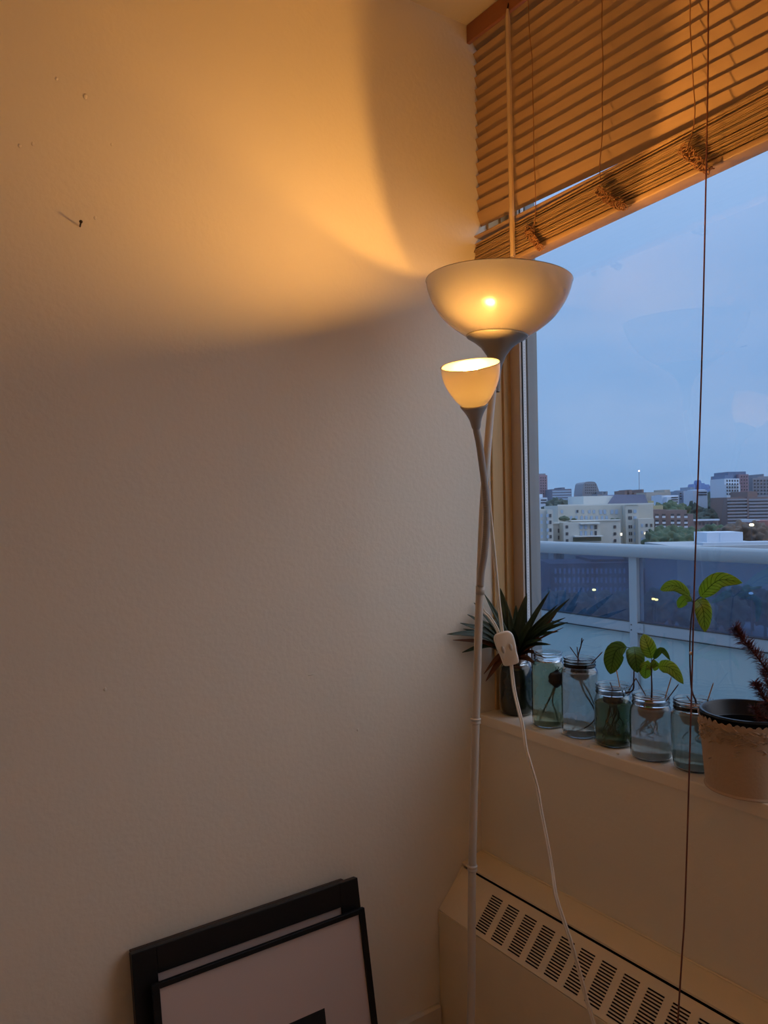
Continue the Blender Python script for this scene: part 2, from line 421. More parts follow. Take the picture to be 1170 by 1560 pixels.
# ladder cords with bunched tangles
def zof(px, py, y): return YP(px, py, y)
yc_ = YC-.0235
for ci, (seq, tg) in enumerate((
    ([(803, -12), (804, 0), (807, 45), (810, 90), (812, 130), (812, 180), (814, 235), (815, 290), (816, 331), (812, 345)], (815, 366)),
    ([(916, -15), (916.5, 0), (917.5, 50), (918, 100), (918, 147), (917, 200), (914.5, 250), (914, 275)], (931, 306)),
    ([(1049, -20), (1050.5, 0), (1052, 40), (1053, 80), (1057, 130), (1058, 165), (1057, 195), (1048, 222)], (1060, 246)))):
    P3 = [zof(px+(.7 if i % 2 else -.7), py, yc_) for i, (px, py) in enumerate(seq)]
    obj('ladder_cord', TB(catmull(P3, 5), .0011, 6), M['cord'], B, True)
    c = zof(tg[0], tg[1], yc_-.004); pts = []
    nn = 120; sx = (.022, .036, .027)[ci]; sz = (.034, .035, .037)[ci]; rt_ = random.Random(90+ci); ph = 0
    for k in range(nn):
        f = k/(nn-1); ph += rt_.uniform(.7, 1.7)
        wob = Vector((mnoise.noise(Vector((k*.11, ci, 0)))*.007, 0, mnoise.noise(Vector((k*.11, ci, 9)))*.007))
        base = Vector((c.x-sx*.8+(f**1.25)*sx*1.8, c.y-.003, c.z+sz*(.95-f*1.75)))+wob
        r_ = rt_.uniform(.0045, .0105)
        pts.append(base+Vector((math.cos(ph)*r_*1.1, rt_.uniform(-.006, .004), math.sin(ph)*r_*.8)))
    pts.append(c+Vector((sx*1.35, 0, -sz*.72)))
    obj('bunched_cord', TB(catmull(pts, 4), .0011, 5), M['cord'], B, True)
# tilt wand
wt = YP(773, 14, -.010); wb = YP(781, 391, -.012)
obj('wand_hook', TB([YP(775, 2, .0), YP(774, 8, -.006), wt], .0018, 6), M['nail'], B, True)
obj('tilt_wand', TB([wt, wt+(wb-wt)*.03, wt+(wb-wt)*.05, wb], [.003, .0058, .0062, .0062], 6), M['wand'], B)
# pull cord
pc = [YP(1079, -30, -.009), YP(1078.5, 100, -.010), YP(1076, 250, -.012), YP(1070.5, 500, -.020), YP(1064.5, 700, -.032), YP(1058.5, 870, -.045),
      YP(1054, 1040, -.060), YP(1050.5, 1160, -.070), YP(1043.5, 1380, -.100), YP(1039, 1455, -.125), YP(1032.5, 1562, -.160), YP(1031, 1640, -.165)]
obj('pull_cord', TB(catmull(pc, 6), .0014, 6), M['pull'], B, True)
bd = bmesh.new(); bmesh.ops.create_uvsphere(bd, u_segments=16, v_segments=10, radius=.0034)
pb = YP(1053, 995, -.055)
for v in bd.verts: v.co += pb
obj('cord_bead', bd, M['track'], B, True)

# ================================================================== FLOOR LAMP
LB = Vector((.283, -.285, 0))
L = thing('floor_lamp', 'white floor lamp with wide bowl uplight and small bendable reading shade', 'lamp', LB)
pole = [Vector((LB.x, LB.y, .02)), AT(716.8, 1620, 1.50), AT(718.3, 1500, 1.50), AT(719, 1340, 1.50), AT(724, 1130, 1.50), AT(728.3, 980, 1.50), AT(731.2, 892, 1.50)]
obj('base', LA([(0, 0), (.118, 0), (.122, .006), (.118, .014), (.03, .022), (.014, .034), (.0095, .06), (0, .06)], Matrix.Translation(LB)), M['lamp_white'], L, 'auto')
obj('pole', TB(catmull(pole, 5), .0078, 20), M['lamp_white'], L, True)
up = [pole[-1], AT(732.5, 850, 1.505), AT(735.5, 780, 1.515), AT(741, 700, 1.528), AT(747, 630, 1.540), AT(751.0, 592, 1.546)]
obj('upper_pole', TB(catmull(up, 5), .0072, 20), M['lamp_white'], L, True)
for px, py in ((724.6, 1098), (719.5, 1322)):
    c = AT(px, py, 1.5); obj('collar', LA(smoothprof([(.0078, -.006), (.0100, -.004), (.0092, 0), (.0104, .003), (.0098, .005), (.0078, .006)], 3), Matrix.Translation(c), 24), M['lamp_white'], L, True)
# bowl uplight
bc = AT(757, 515, 1.553); bt = AT(762, 431, 1.553); BS = 1.034; bax = ((bt-bc).normalized()*.6+Vector((0, 0, .4)))
mx = axis_mx(bc, bax)
cone = [(.0085, -.105), (.0088, -.075), (.012, -.052), (.019, -.034), (.031, -.018), (.045, -.007), (.0585, .001), (.0605, .004), (.059, .004), (.043, -.006), (.028, -.017), (.015, -.034), (0, -.05)]
cone = [(r*BS, z*BS) for r, z in cone]
M['socket'] = mat('socket_plastic', (128, 122, 112), .4)
obj('bowl_socket', LA(cone, mx, 56), M['socket'], L, True)
bp_ = smoothprof([(.0, -.010), (.030, -.008), (.056, .003), (.074, .013), (.093, .027), (.112, .045), (.128, .069), (.137, .090), (.1415, .108)], 4)
bp_ = [(r*BS, z*BS) for r, z in bp_]
inner = [(max(0, r-.0022), z+.0016) for r, z in bp_][::-1]
inner[0] = (.1393*BS, .108*BS)
obj('bowl_shade', LA(bp_+[(.1423*BS, .1095*BS), (.140*BS, .110*BS)]+inner, mx, 72), M['bowl'], L, True)
obj('bulb_base', LA([(0, .0285), (.0185, .0285), (.018, .020), (.013, .006), (.012, .001), (0, .001)], mx, 24), M['bulb_off'], L, 'auto')
ob = LA(smoothprof([(0, .044), (.009, .0425), (.0160, .037), (.0190, .029)], 4)+[(0, .029)], mx, 24)
obj('bulb', ob, M['bulb_dim'], L, True)
# gooseneck + reading shade
rim = AT(716.3, 556, 1.39)
tau = math.radians(22); hd = Vector((.60, -.80, 0))
ax = (Vector((0, 0, 1))*math.cos(tau)+hd*math.sin(tau)).normalized()
LS = .080
neck = rim-ax*(LS+.038)
gn_pts = [AT(731.8, 893, 1.490), AT(733.5, 872, 1.487), AT(738.2, 842, 1.480), AT(741, 805, 1.472), AT(741.3, 775, 1.465), AT(738.8, 742, 1.457), AT(734.2, 705, 1.447), AT(730.0, 675, 1.438)]
gn_pts += [neck-ax*.006, neck+ax*.004]
G = catmull(gn_pts, 6)
obj('gooseneck', TB(G, .0066, 20), M['lamp_grey'], L, True)
rb = bmesh.new(); CG = catmull(gn_pts, 24)
i0 = int(len(CG)*.20); i1 = int(len(CG)*.56)
acc = 0; last = CG[i0]; 
for i in range(i0, i1):
    acc += (CG[i]-last).length; last = CG[i]
    if acc > .0034:
        acc = 0; tdir = (CG[i+1]-CG[i-1]).normalized()
        lathe(rb, [(.0064, -.0009), (.0073, 0), (.0064, .0009)], axis_mx(CG[i], tdir), 18)
gk = obj('gooseneck_ribs', rb, M['lamp_grey'], L, True); gk['kind'] = 'stuff'
obj('arm_clamp', TB([AT(731.4, 905, 1.499), AT(731.6, 893, 1.497)], .0088, 20), M['lamp_white'], L, True)
mxs = axis_mx(rim, ax)
obj('shade_socket', LA(smoothprof([(.0068, -LS-.040), (.0085, -LS-.036), (.0115, -LS-.022), (.018, -LS-.008), (.0245, -LS+.002), (.0255, -LS+.006), (.022, -LS+.006), (.010, -LS-.01), (0, -LS-.02)], 3), mxs, 40), M['lamp_grey'], L, True)
sp = smoothprof([(0, -LS+.003), (.016, -LS+.003), (.026, -LS+.009), (.036, -.058), (.046, -.039), (.0520, -.020), (.0535, 0)], 5)
si = [(max(0, r-.0016), z+.0014) for r, z in sp][::-1]; si[0] = (.052, 0)
obj('reading_shade', LA(sp+[(.0540, .0008), (.0528, .0014)]+si, mxs, 64), M['shade'], L, True)
bz = -.019
obj('bulb_base', LA([(0, bz+.0015), (.0163, bz+.0015), (.0160, bz-.004), (.011, bz-.020), (.0085, bz-.030), (0, bz-.030)], mxs, 24), M['bulb_body'], L, 'auto')
bulb = LA(smoothprof([(0, bz+.0135), (.008, bz+.0122), (.0140, bz+.0085), (.0166, bz+.002)], 4)+[(0, bz+.002)], mxs, 24)
obj('lit_bulb', bulb, M['bulb'], L, True)['label'] = 'glowing warm bulb'
# cable (twin flat) and inline switch
def twin(pts, off=.0017, r=.0019):
    P = catmull(pts, 6); bm = bmesh.new()
    A = []; Bq = []
    for i, p in enumerate(P):
        t = (P[min(i+1, len(P)-1)]-P[max(i-1, 0)]).normalized(); v = (p-CAM).normalized(); s = t.cross(v).normalized()
        tw = math.sin(i*.13)*.35; s = s+v*tw
        A.append(p+s*off); Bq.append(p-s*off)
    tube(bm, A, r, 8); tube(bm, Bq, r, 8); return bm
K = -.205
obj('cable', twin([AT(753, 600, 1.560), AT(751.5, 615, 1.560), AT(747.5, 660, 1.552), AT(744, 715, 1.545), AT(745, 760, 1.53), AT(748.5, 800, 1.53), AT(753.5, 850, 1.53), AT(758.5, 905, 1.525), AT(763.5, 950, 1.52), AT(765.5, 966, 1.518)]), M['cable'], L, True)
obj('cable', twin([AT(731, 918, 1.507), AT(737, 931, 1.511), AT(744, 938, 1.513), AT(752, 949, 1.515), AT(758, 960, 1.517), AT(760, 967, 1.518)]), M['cable'], L, True)
obj('cable', twin([AT(778.5, 1008, 1.512), AT(780.5, 1030, 1.508), AT(784, 1055, 1.50), AT(791, 1085, 1.485), AT(796, 1105, 1.475), AT(801, 1140, 1.46), AT(808, 1165, 1.45), AT(818, 1200, 1.44), AT(824, 1235, 1.43), AT(832, 1275, 1.42),
     AT(840, 1320, 1.41), AT(847, 1365, 1.39), AT(858, 1400, 1.38), AT(868, 1430, 1.37), AT(880, 1470, 1.36), AT(893, 1520, 1.35), AT(905, 1562, 1.34), AT(915, 1600, 1.33)]), M['cable'], L, True)
# switch body
sc_ = AT(771.5, 988, 1.510); vd = (CAM-sc_).normalized()
upv = (AT(765, 962, 1.51)-AT(779, 1013, 1.51)).normalized(); sdv = upv.cross(vd).normalized(); fwd = sdv.cross(upv).normalized()
if fwd.dot(vd) < 0: fwd = -fwd
smx = Matrix((sdv, upv, fwd)).transposed().to_4x4(); smx.translation = sc_
swb = bmesh.new(); outl = [(-.0195, .022), (-.0165, .0295), (-.009, .033), (.006, .0335), (.0145, .031), (.0195, .022), (.0195, .004), (.018, -.010), (.0175, -.026), (.0145, -.0325), (.002, -.0335), (-.011, -.0325), (-.0145, -.026), (-.0155, -.012), (-.0185, .004)]
outl = [(v.x, v.y) for v in catmull([(a, b, 0) for a, b in outl+[outl[0]]], 3)[:-1]]
lay = [(.0, .90), (.0015, .985), (.004, 1.0), (.010, 1.0), (.0135, .96), (.0150, .86)]
rg = [[swb.verts.new(smx @ Vector((a*s, b*(1-(1-s)*.55), z-.0075))) for a, b in outl] for z, s in lay]
for a in range(len(rg)-1):
    for k in range(len(outl)): swb.faces.new((rg[a][k], rg[a][(k+1) % len(outl)], rg[a+1][(k+1) % len(outl)], rg[a+1][k]))
swb.faces.new(rg[0][::-1]); swb.faces.new(rg[-1])
sw = obj('switch', swb, M['cable'], L, 'auto')
for sx in (-.0068, .0088):
    q = bmesh.new(); bmesh.ops.create_uvsphere(q, u_segments=16, v_segments=10, radius=1)
    for v in q.verts:
        c = v.co.copy(); v.co = smx @ (Vector((sx+c.x*.0036, .001+c.y*.0078+(.001 if sx > 0 else -.0005), .0075+c.z*.0034+c.y*.0012)))
    obj('rocker', q, M['lamp_white'], sw, True)

# ================================================================== JARS AND PLANTS
def water(name, col, dens):
    m = glassmat(name, col, 0.0, 1.33); return m
def liquid(name, tint, fill, amt):
    """cloudy water: clear body with suspended algae giving it a colour of its own"""
    m, nt, b = newmat(name); nt.nodes.remove(b); out = nt.nodes['Material Output']
    t = nt.nodes.new('ShaderNodeBsdfRefraction'); t.inputs[0].default_value = lin(tint); t.inputs['IOR'].default_value = 1.12; t.inputs['Roughness'].default_value = .05
    d = nt.nodes.new('ShaderNodeBsdfTranslucent'); d.inputs[0].default_value = lin(fill)
    d2 = nt.nodes.new('ShaderNodeBsdfDiffuse'); d2.inputs[0].default_value = lin(fill)
    md = nt.nodes.new('ShaderNodeMixShader'); md.inputs[0].default_value = .5
    ms = nt.nodes.new('ShaderNodeMixShader')
    tc = nt.nodes.new('ShaderNodeTexCoord'); n = nt.nodes.new('ShaderNodeTexNoise'); n.inputs['Scale'].default_value = 22; n.inputs['Detail'].default_value = 3
    mr = nt.nodes.new('ShaderNodeMapRange'); mr.inputs[1].default_value = .3; mr.inputs[2].default_value = .7; mr.inputs[3].default_value = max(0, amt-.12); mr.inputs[4].default_value = min(1, amt+.12)
    nt.links.new(tc.outputs['Object'], n.inputs['Vector']); nt.links.new(n.outputs['Fac'], mr.inputs[0]); nt.links.new(mr.outputs[0], ms.inputs[0])
    nt.links.new(d.outputs[0], md.inputs[1]); nt.links.new(d2.outputs[0], md.inputs[2])
    nt.links.new(t.outputs[0], ms.inputs[1]); nt.links.new(md.outputs[0], ms.inputs[2]); nt.links.new(ms.outputs[0], out.inputs[0]); return m
def leafmat(name, c1, c2, vein, tl, nv=9):
    m, nt, b = newmat(name); nt.nodes.remove(b); out = nt.nodes['Material Output']
    uv = nt.nodes.new('ShaderNodeUVMap'); sx = nt.nodes.new('ShaderNodeSeparateXYZ'); nt.links.new(uv.outputs[0], sx.inputs[0])
    def mth(op, a, bb=None):
        n = nt.nodes.new('ShaderNodeMath'); n.operation = op
        for i, x in enumerate((a, bb)):
            if x is None: continue
            if isinstance(x, (int, float)): n.inputs[i].default_value = x
            else: nt.links.new(x, n.inputs[i])
        return n.outputs[0]
    au = mth('ABSOLUTE', mth('SUBTRACT', sx.outputs[0], .5))           # 0..0.5
    ph = mth('SUBTRACT', mth('MULTIPLY', sx.outputs[1], nv), mth('MULTIPLY', au, nv*.42))
    fr = mth('ABSOLUTE', mth('SUBTRACT', mth('FRACT', ph), .5))
    side = mth('LESS_THAN', fr, .07); mid = mth('LESS_THAN', au, .022)
    vn = mth('MAXIMUM', side, mid)
    tc = nt.nodes.new('ShaderNodeTexCoord'); n = nt.nodes.new('ShaderNodeTexNoise'); n.inputs['Scale'].default_value = 60
    nt.links.new(tc.outputs['Object'], n.inputs['Vector'])
    m1 = nt.nodes.new('ShaderNodeMixRGB'); m1.inputs[1].default_value = lin(c1); m1.inputs[2].default_value = lin(c2); nt.links.new(n.outputs['Fac'], m1.inputs[0])
    m2 = nt.nodes.new('ShaderNodeMixRGB'); nt.links.new(vn, m2.inputs[0]); nt.links.new(m1.outputs[0], m2.inputs[1]); m2.inputs[2].default_value = lin(vein)
    d = nt.nodes.new('ShaderNodeBsdfDiffuse'); t = nt.nodes.new('ShaderNodeBsdfTranslucent'); g = nt.nodes.new('ShaderNodeBsdfGlossy'); g.inputs['Roughness'].default_value = .35
    nt.links.new(m2.outputs[0], d.inputs[0]); nt.links.new(m2.outputs[0], t.inputs[0])
    ms = nt.nodes.new('ShaderNodeMixShader'); ms.inputs[0].default_value = tl
    nt.links.new(d.outputs[0], ms.inputs[1]); nt.links.new(t.outputs[0], ms.inputs[2])
    mg = nt.nodes.new('ShaderNodeMixShader'); mg.inputs[0].default_value = .04; nt.links.new(ms.outputs[0], mg.inputs[1]); nt.links.new(g.outputs[0], mg.inputs[2])
    nt.links.new(mg.outputs[0], out.inputs[0]); return m
M['av_leaf'] = leafmat('avocado_leaf', (170, 196, 84), (194, 214, 104), (92, 122, 48), .6)
M['av_leaf_dark'] = leafmat('avocado_leaf_dark', (110, 150, 72), (132, 172, 84), (70, 100, 48), .5)
M['pine_leaf'] = leafmat('pineapple_leaf', (44, 56, 40), (66, 82, 52), (52, 62, 44), .12, 0)
M['dead_leaf'] = leafmat('withered_leaf', (140, 90, 56), (104, 62, 40), (150, 104, 66), .25, 0)
M['stem'] = mat('stem_brown', (66, 40, 34), .6, bump=.3, bscale=120)
M['stem_green'] = mat('stem_green', (74, 84, 44), .6)
M['root'] = mat('root', (70, 62, 40), .7)
M['root_pale'] = mat('root_pale', (170, 150, 110), .7)
M['seed_brown'] = mat('avocado_seed', (150, 88, 40), .55, bump=.8, bscale=90, var=.35, vscale=40)
M['seed_dark'] = mat('seed_dark', (34, 28, 22), .8, bump=.8, bscale=120, var=.4, vscale=60)
M['seed_top'] = mat('seed_skin', (170, 128, 98), .7, bump=.8, bscale=120, var=.3, vscale=60)
M['pick'] = mat('toothpick_wood', (190, 150, 108), .7)
M['pick_wet'] = mat('toothpick_wet', (88, 62, 48), .7)
M['needle'] = mat('burgundy_needles', (104, 52, 46), .6, var=.3, vscale=90)
M['pot_inner'] = mat('nursery_pot_black', (28, 30, 34), .35)
M['pot'] = mat('cache_pot', (188, 162, 134), .6, bump=.4, bscale=160, var=.05, vscale=10)
M['soil'] = mat('soil', (38, 26, 20), .95, bump=1, bscale=200)

def leaf_bm(mid, width, nrm, fold=.25, nseg=14, power=(.55, 1.0), wave=0, across=3, thick=None):
    P = catmull(mid, 8) if len(mid) > 2 else [Vector(mid[0]).lerp(Vector(mid[1]), i/12) for i in range(13)]
    # resample
    L_ = [0]
    for i in range(1, len(P)): L_.append(L_[-1]+(P[i]-P[i-1]).length)
    tot = L_[-1]; S = []
    for k in range(nseg+1):
        s = tot*k/nseg; i = 1
        while i < len(P)-1 and L_[i] < s: i += 1
        f = (s-L_[i-1])/max(1e-9, L_[i]-L_[i-1]); S.append(P[i-1].lerp(P[i], min(1, f)))
    bm = bmesh.new(); uvl = bm.loops.layers.uv.new('UVMap'); rows_ = []; nr = Vector(nrm).normalized(); info = {}
    for k, p in enumerate(S):
        v = k/nseg; t = (S[min(k+1, nseg)]-S[max(k-1, 0)]).normalized()
        n = (nr-t*nr.dot(t)).normalized(); sd = t.cross(n)
        wv = (v**power[0])*((1-v)**power[1]); mxw = (power[0]/(power[0]+power[1]))**power[0]*(power[1]/(power[0]+power[1]))**power[1]
        hw = max(.0004, width/2*wv/mxw); row = []
        for a in range(-across, across+1):
            u = a/across
            q = p+sd*u*hw+n*(abs(u)*hw*fold+wave*hw*math.sin(v*19+u*2)*abs(u))
            vt = bm.verts.new(q); info[vt] = (.5+.5*u, v); row.append(vt)
        rows_.append(row)
    for k in range(nseg):
        for a in range(2*across):
            f = bm.faces.new((rows_[k][a], rows_[k][a+1], rows_[k+1][a+1], rows_[k+1][a]))
            for lp in f.loops: lp[uvl].uv = info[lp.vert]
    return bm
def leafobj(name, mid, width, nrm, m, parent, **k):
    bm = leaf_bm(mid, width, nrm, **k)
    o = obj(name, bm, m, parent, True); so = o.modifiers.new('thickness', 'SOLIDIFY'); so.thickness = .0005; return o

HD = Vector((-.824, .566, 0)).normalized()   # away from the viewer, along the ground
JR = {}
def jar(key, label, px, py, r, h, neck, prof, liqmat, fill, group=None, gm=None):
    fp = PL(px, py, 2, SZ); c = fp+HD*r; c.z = SZ
    t = thing('glass_jar', label, 'jar', c); JR[key] = (c, r, h)
    m = Matrix.Translation(c)
    o = smoothprof([(a*r, b*h) for a, b in prof], 4)
    nr = neck*r
    # threaded neck and lip
    hz = h
    thr = [(nr, hz-.020), (nr+.0012, hz-.0175), (nr+.0015, hz-.016), (nr+.0003, hz-.014), (nr, hz-.011), (nr+.0015, hz-.009), (nr+.0003, hz-.006), (nr+.0010, hz-.003), (nr+.0014, hz-.001), (nr+.0004, hz)]
    outer = [(0, 0), (.72*r, 0)] + o + smoothprof(thr, 3)
    T_ = .0022
    inn = [(nr-T_+.001, hz), (nr-T_, hz-.003), (nr-T_, hz-.020)] + [(max(0, a-T_), max(b, .004)) for a, b in o[::-1]] + [(0, .004)]
    obj('glass', LA(outer+inn, m, 56), gm or M['jar'], t, True)
    # water body
    wi = [(0, .0046)]; wl = fill*h; last = 0
    for a, b in o:
        if b > .004 and b < wl: wi.append((max(0, a-T_-.0006), max(b, .0046))); last = a
    rr = wi[-1][0]
    if wl > hz-.02: rr = nr-T_-.0006
    wi += [(rr, wl), (0, wl-.0004)]
    obj('water', LA(wi, m, 48), liqmat, t, True)['label'] = None or 'cloudy plant water'
    return c
BODY = [(.74, 0), (.90, .012), (.985, .05), (1, .12), (1, .40), (1, .62), (.97, .74), (.88, .82), (.80, .86)]
STRAIGHT = [(.78, 0), (.93, .012), (.99, .04), (1, .10), (1, .5), (1, .76), (.97, .82), (.88, .865), (.83, .885)]
SQ = [(.66, 0), (.86, .02), (.97, .09), (1, .2), (1, .5), (.98, .66), (.90, .78), (.78, .86), (.70, .90)]
TAP = [(.72, 0), (.82, .015), (.90, .06), (.95, .2), (1, .50), (1, .66), (.97, .78), (.88, .84), (.83, .87)]
w_dark = liquid('water_dark_green', (110, 126, 104), (72, 82, 56), .5)
w_green = liquid('water_pale_green', (234, 240, 224), (196, 204, 166), .36)
w_clear = liquid('water_clear', (244, 248, 250), (226, 226, 212), .32)
w_mid = liquid('water_mossy', (176, 190, 164), (116, 126, 82), .45)
w_milk = liquid('water_milky', (240, 244, 246), (232, 228, 212), .42)
w_grey = liquid('water_grey_green', (228, 238, 236), (208, 216, 202), .42)
c1 = jar('pine', 'squat jar of dark green water under the pineapple top, leftmost of the jars', 792, 1093.5, .0425, .142, .66, SQ, w_dark, .80)
c2 = jar('tall', 'tall ribbed jar of greenish water holding a dark hanging seed, second jar from the wall', 842, 1111.5, .0385, .170, .82, STRAIGHT, w_green, .86)
c3 = jar('clear', 'tall clear jar of nearly clear water with a submerged seed and toothpicks', 892, 1127.5, .0405, .172, .84, STRAIGHT, w_clear, .82)
c4 = jar('moss', 'short jar of murky dark green water under the drooping-leaf seedling', 944, 1142, .0400, .128, .88, BODY, w_mid, .70)
c5 = jar('milk', 'short jar of milky water with a brown avocado seed sitting in its mouth', 1004, 1163.5, .0415, .128, .86, BODY, w_milk, .78)
c6 = jar('grey', 'tapered jar of pale grey-green water beside the flower pot', 1072, 1182, .0425, .134, .85, TAP, w_grey, .80)
# embossed ribs on the tall jar
ct, r2, h2 = JR['tall']
print('jars', [(round(v[0].x, 3), round(v[0].y, 3)) for v in JR.values()])

def seedling_root(name, label, c, z):
    return thing(name, label, 'plant', (c.x, c.y, z))
def blob(c, r, sc=(1, 1, 1), nz=.12, sub=3, seed=0):
    bm = bmesh.new(); bmesh.ops.create_icosphere(bm, subdivisions=sub, radius=1)
    for v in bm.verts:
        d = 1+nz*mnoise.noise(v.co*2.3+Vector((seed, 0, 0)))
        v.co = Vector((v.co.x*sc[0], v.co.y*sc[1], v.co.z*sc[2]))*r*d+Vector(c)
    return bm
def roots(parent, c, zt, zb, n, rad, m, R, seed):
    rr = random.Random(seed)
    for i in range(n):
        a = rr.uniform(0, 2*PI); p = [Vector((c.x+.006*math.cos(a), c.y+.006*math.sin(a), zt))]
        k = 6
        for j in range(1, k):
            f = j/(k-1); a += rr.uniform(-.8, .8); q = R*min(1, .25+f)*rr.uniform(.55, .95)
            p.append(Vector((c.x+q*math.cos(a), c.y+q*math.sin(a), zt+(zb-zt)*f**.8)))
        obj('root', TB(catmull(p, 5), [rad, rad*.45], 6), m, parent, True)
def pick(parent, a, b, m=None, r=.0011):
    a = Vector(a); b = Vector(b); d = b-a
    obj('toothpick', TB([a, a+d*.08, a+d*.92, b], [.0003, r, r, .0003], 8), m or M['pick'], parent, True)
def YC_(c): return c.y
# --- pineapple top
pc_ = Vector((c1.x, c1.y, SZ+.142))
PT = thing('pineapple_top', 'spiky dark green pineapple crown with brown withered lower leaves', 'plant', (c1.x, c1.y, SZ+.06))
core = Vector((c1.x, c1.y, SZ+.135))
obj('stalk', LA(smoothprof([(0, -.055), (.014, -.05), (.019, -.02), (.020, .0), (.022, .02), (.016, .045), (0, .055)], 3), Matrix.Translation(core), 24), M['dead_leaf'], PT, True)
def pleaf(tip, w_, y, m=None, base=None, arch=.02, dz=0, fold=.35, nm='leaf'):
    tp = YP(tip[0], tip[1], y)
    if tp.x < XW+.010: tp = PL(tip[0], tip[1], 0, XW+.010)
    b = base or core+Vector(((tp-core).x*.07, (tp-core).y*.07, .012+dz))
    mid = (b+tp)/2+Vector((0, 0, arch))
    d = (tp-b).normalized(); n = Vector((-d.x*d.z, -d.y*d.z, 1-d.z*d.z)); 
    if n.length < .3: n = (CAM-b); 
    n = n.normalized()*.4+(CAM-b).normalized()*.75
    leafobj(nm, [b, b.lerp(mid, .5)+Vector((0, 0, arch*.3)), mid, tp], w_, n, m or M['pine_leaf'], PT, fold=fold, power=(.28, .75), nseg=12, across=2)
cy = c1.y
for tip, w_, dy, ar in (((762, 896), .026, .02, .008), ((803, 904), .036, -.012, .004), ((786, 922), .022, .03, .0), ((838, 900), .020, .0, .010), ((868, 912), .021, -.02, .008),
        ((861, 941), .018, -.05, .016), ((850, 921), .016, .02, .012), ((865, 948), .019, -.02, .018), ((851, 962), .018, -.045, .018), ((839, 982), .016, -.05, .012), ((820, 930), .020, .035, .006),
        ((681, 966), .022, -.05, .024), ((701, 949), .020, -.02, .018), ((704, 994), .019, -.065, .020), ((712, 936), .020, .02, .016), ((722, 918), .022, .03, .01), ((738, 905), .018, .035, .008), ((706, 958), .016, -.03, .014),
        ((746, 940), .024, -.03, .006), ((775, 930), .024, .0, .0), ((815, 935), .026, -.035, .004), ((795, 928), .028, .025, .0), ((830, 958), .018, .03, .01), ((757, 968), .022, -.06, .010), ((732, 960), .024, -.02, .01),
        ((826, 975), .020, -.06, .010), ((780, 955), .024, -.05, .0), ((808, 955), .024, -.05, .0), ((748, 986), .020, -.06, .012)):
    y = min(cy+dy, .108); pleaf(tip, w_, y, arch=ar)
for tip, w_, dy, ar in (((740, 1038), .017, -.055, .022), ((737, 1027), .012, -.04, .026), ((848, 934), .016, .0, .0), ((690, 975), .014, -.05, .020), ((815, 984), .020, -.055, .008), ((818, 1014), .014, -.03, .012), ((858, 956), .009, -.05, .014), ((832, 1003), .012, -.04, .018), ((776, 1002), .022, -.055, .0), ((800, 1000), .026, -.050, .004), ((812, 1008), .018, -.05, .006)):
    pleaf(tip, w_, min(cy+dy, .1), m=M['dead_leaf'], arch=ar, dz=-.014, fold=.15, nm='withered_leaf')
roots(PT, c1, SZ+.09, SZ+.02, 8, .0011, M['root'], .028, 3)

# --- hanging seed in the tall jar
T = thing('seed_pod', 'round dark seed with a long hairy root hanging in the greenish tall jar', 'seed', (c2.x, c2.y, SZ+.1))
sd = AT(847, 1034, 1.0); tt = (c2.y-.012-CAM.y)/ray(847, 1034).y; sd = CAM+ray(847, 1034)*tt
obj('seed', blob(sd, .0175, nz=.25, seed=2), M['seed_dark'], T, True)
obj('root', TB(catmull([sd+Vector((0, 0, -.012)), YP(838, 1062, c2.y-.012), YP(829, 1082, c2.y-.012), YP(823, 1098, c2.y-.010)], 5), [.0026, .0013], 8), M['root'], T, True)
obj('root', TB(catmull([sd+Vector((0, 0, -.010)), YP(841, 1066, c2.y), YP(846, 1085, c2.y), YP(850, 1100, c2.y)], 5), [.0020, .0010], 8), M['root'], T, True)
for dx in (-3, 2, 6): obj('sprout', TB([sd+Vector((0, 0, .014)), YP(850+dx, 1015+abs(dx)*.4, c2.y-.012)], [.0012, .0005], 6), M['seed_dark'], T, True)
# --- submerged seed in the clear jar
T = thing('avocado_seed', 'dark avocado seed held by toothpicks in the tall clear jar, red shoots above its rim', 'seed', (c3.x, c3.y, SZ+.12))
sd3 = Vector((c3.x, c3.y, SZ+.140))
obj('seed', blob(sd3, .0205, (1, 1, .95), nz=.12, seed=5), M['seed_dark'], T, True)
y3 = c3.y
obj('shoot', TB(catmull([sd3+Vector((-.004, 0, .016)), YP(881, 998, y3), YP(885, 984, y3), YP(886.5, 972, y3)], 4), [.0016, .0012], 8), M['stem'], T, True)
obj('shoot', TB([YP(885, 982, y3), YP(889, 974, y3)], [.0012, .0007], 6), M['stem'], T, True)
pick(T, YP(868, 985, y3-.02), YP(884, 1008, y3-.006), M['pick_wet']); pick(T, YP(918, 993, y3+.01), YP(900, 1012, y3), M['pick_wet']); pick(T, YP(879, 985, y3), YP(881, 1006, y3), M['pick_wet'])
obj('root', TB(catmull([sd3+Vector((0, 0, -.016)), YP(890, 1055, y3), YP(904, 1078, y3-.005), YP(907, 1092, y3-.01), YP(900, 1103, y3-.02), YP(886, 1111, y3-.022), YP(874, 1114, y3-.016)], 6), [.0020, .0009], 8), M['root'], T, True)
obj('root', TB(catmull([sd3+Vector((.003, 0, -.016)), YP(897, 1056, y3), YP(908, 1082, y3), YP(915, 1095, y3+.005)], 6), [.0016, .0008], 8), M['root'], T, True)
obj('root', TB(catmull([YP(872, 1113, y3-.02), YP(880, 1102, y3-.024), YP(892, 1100, y3-.022), YP(904, 1108, y3-.01), YP(908, 1114, y3)], 6), .0008, 6), M['root_pale'], T, True)
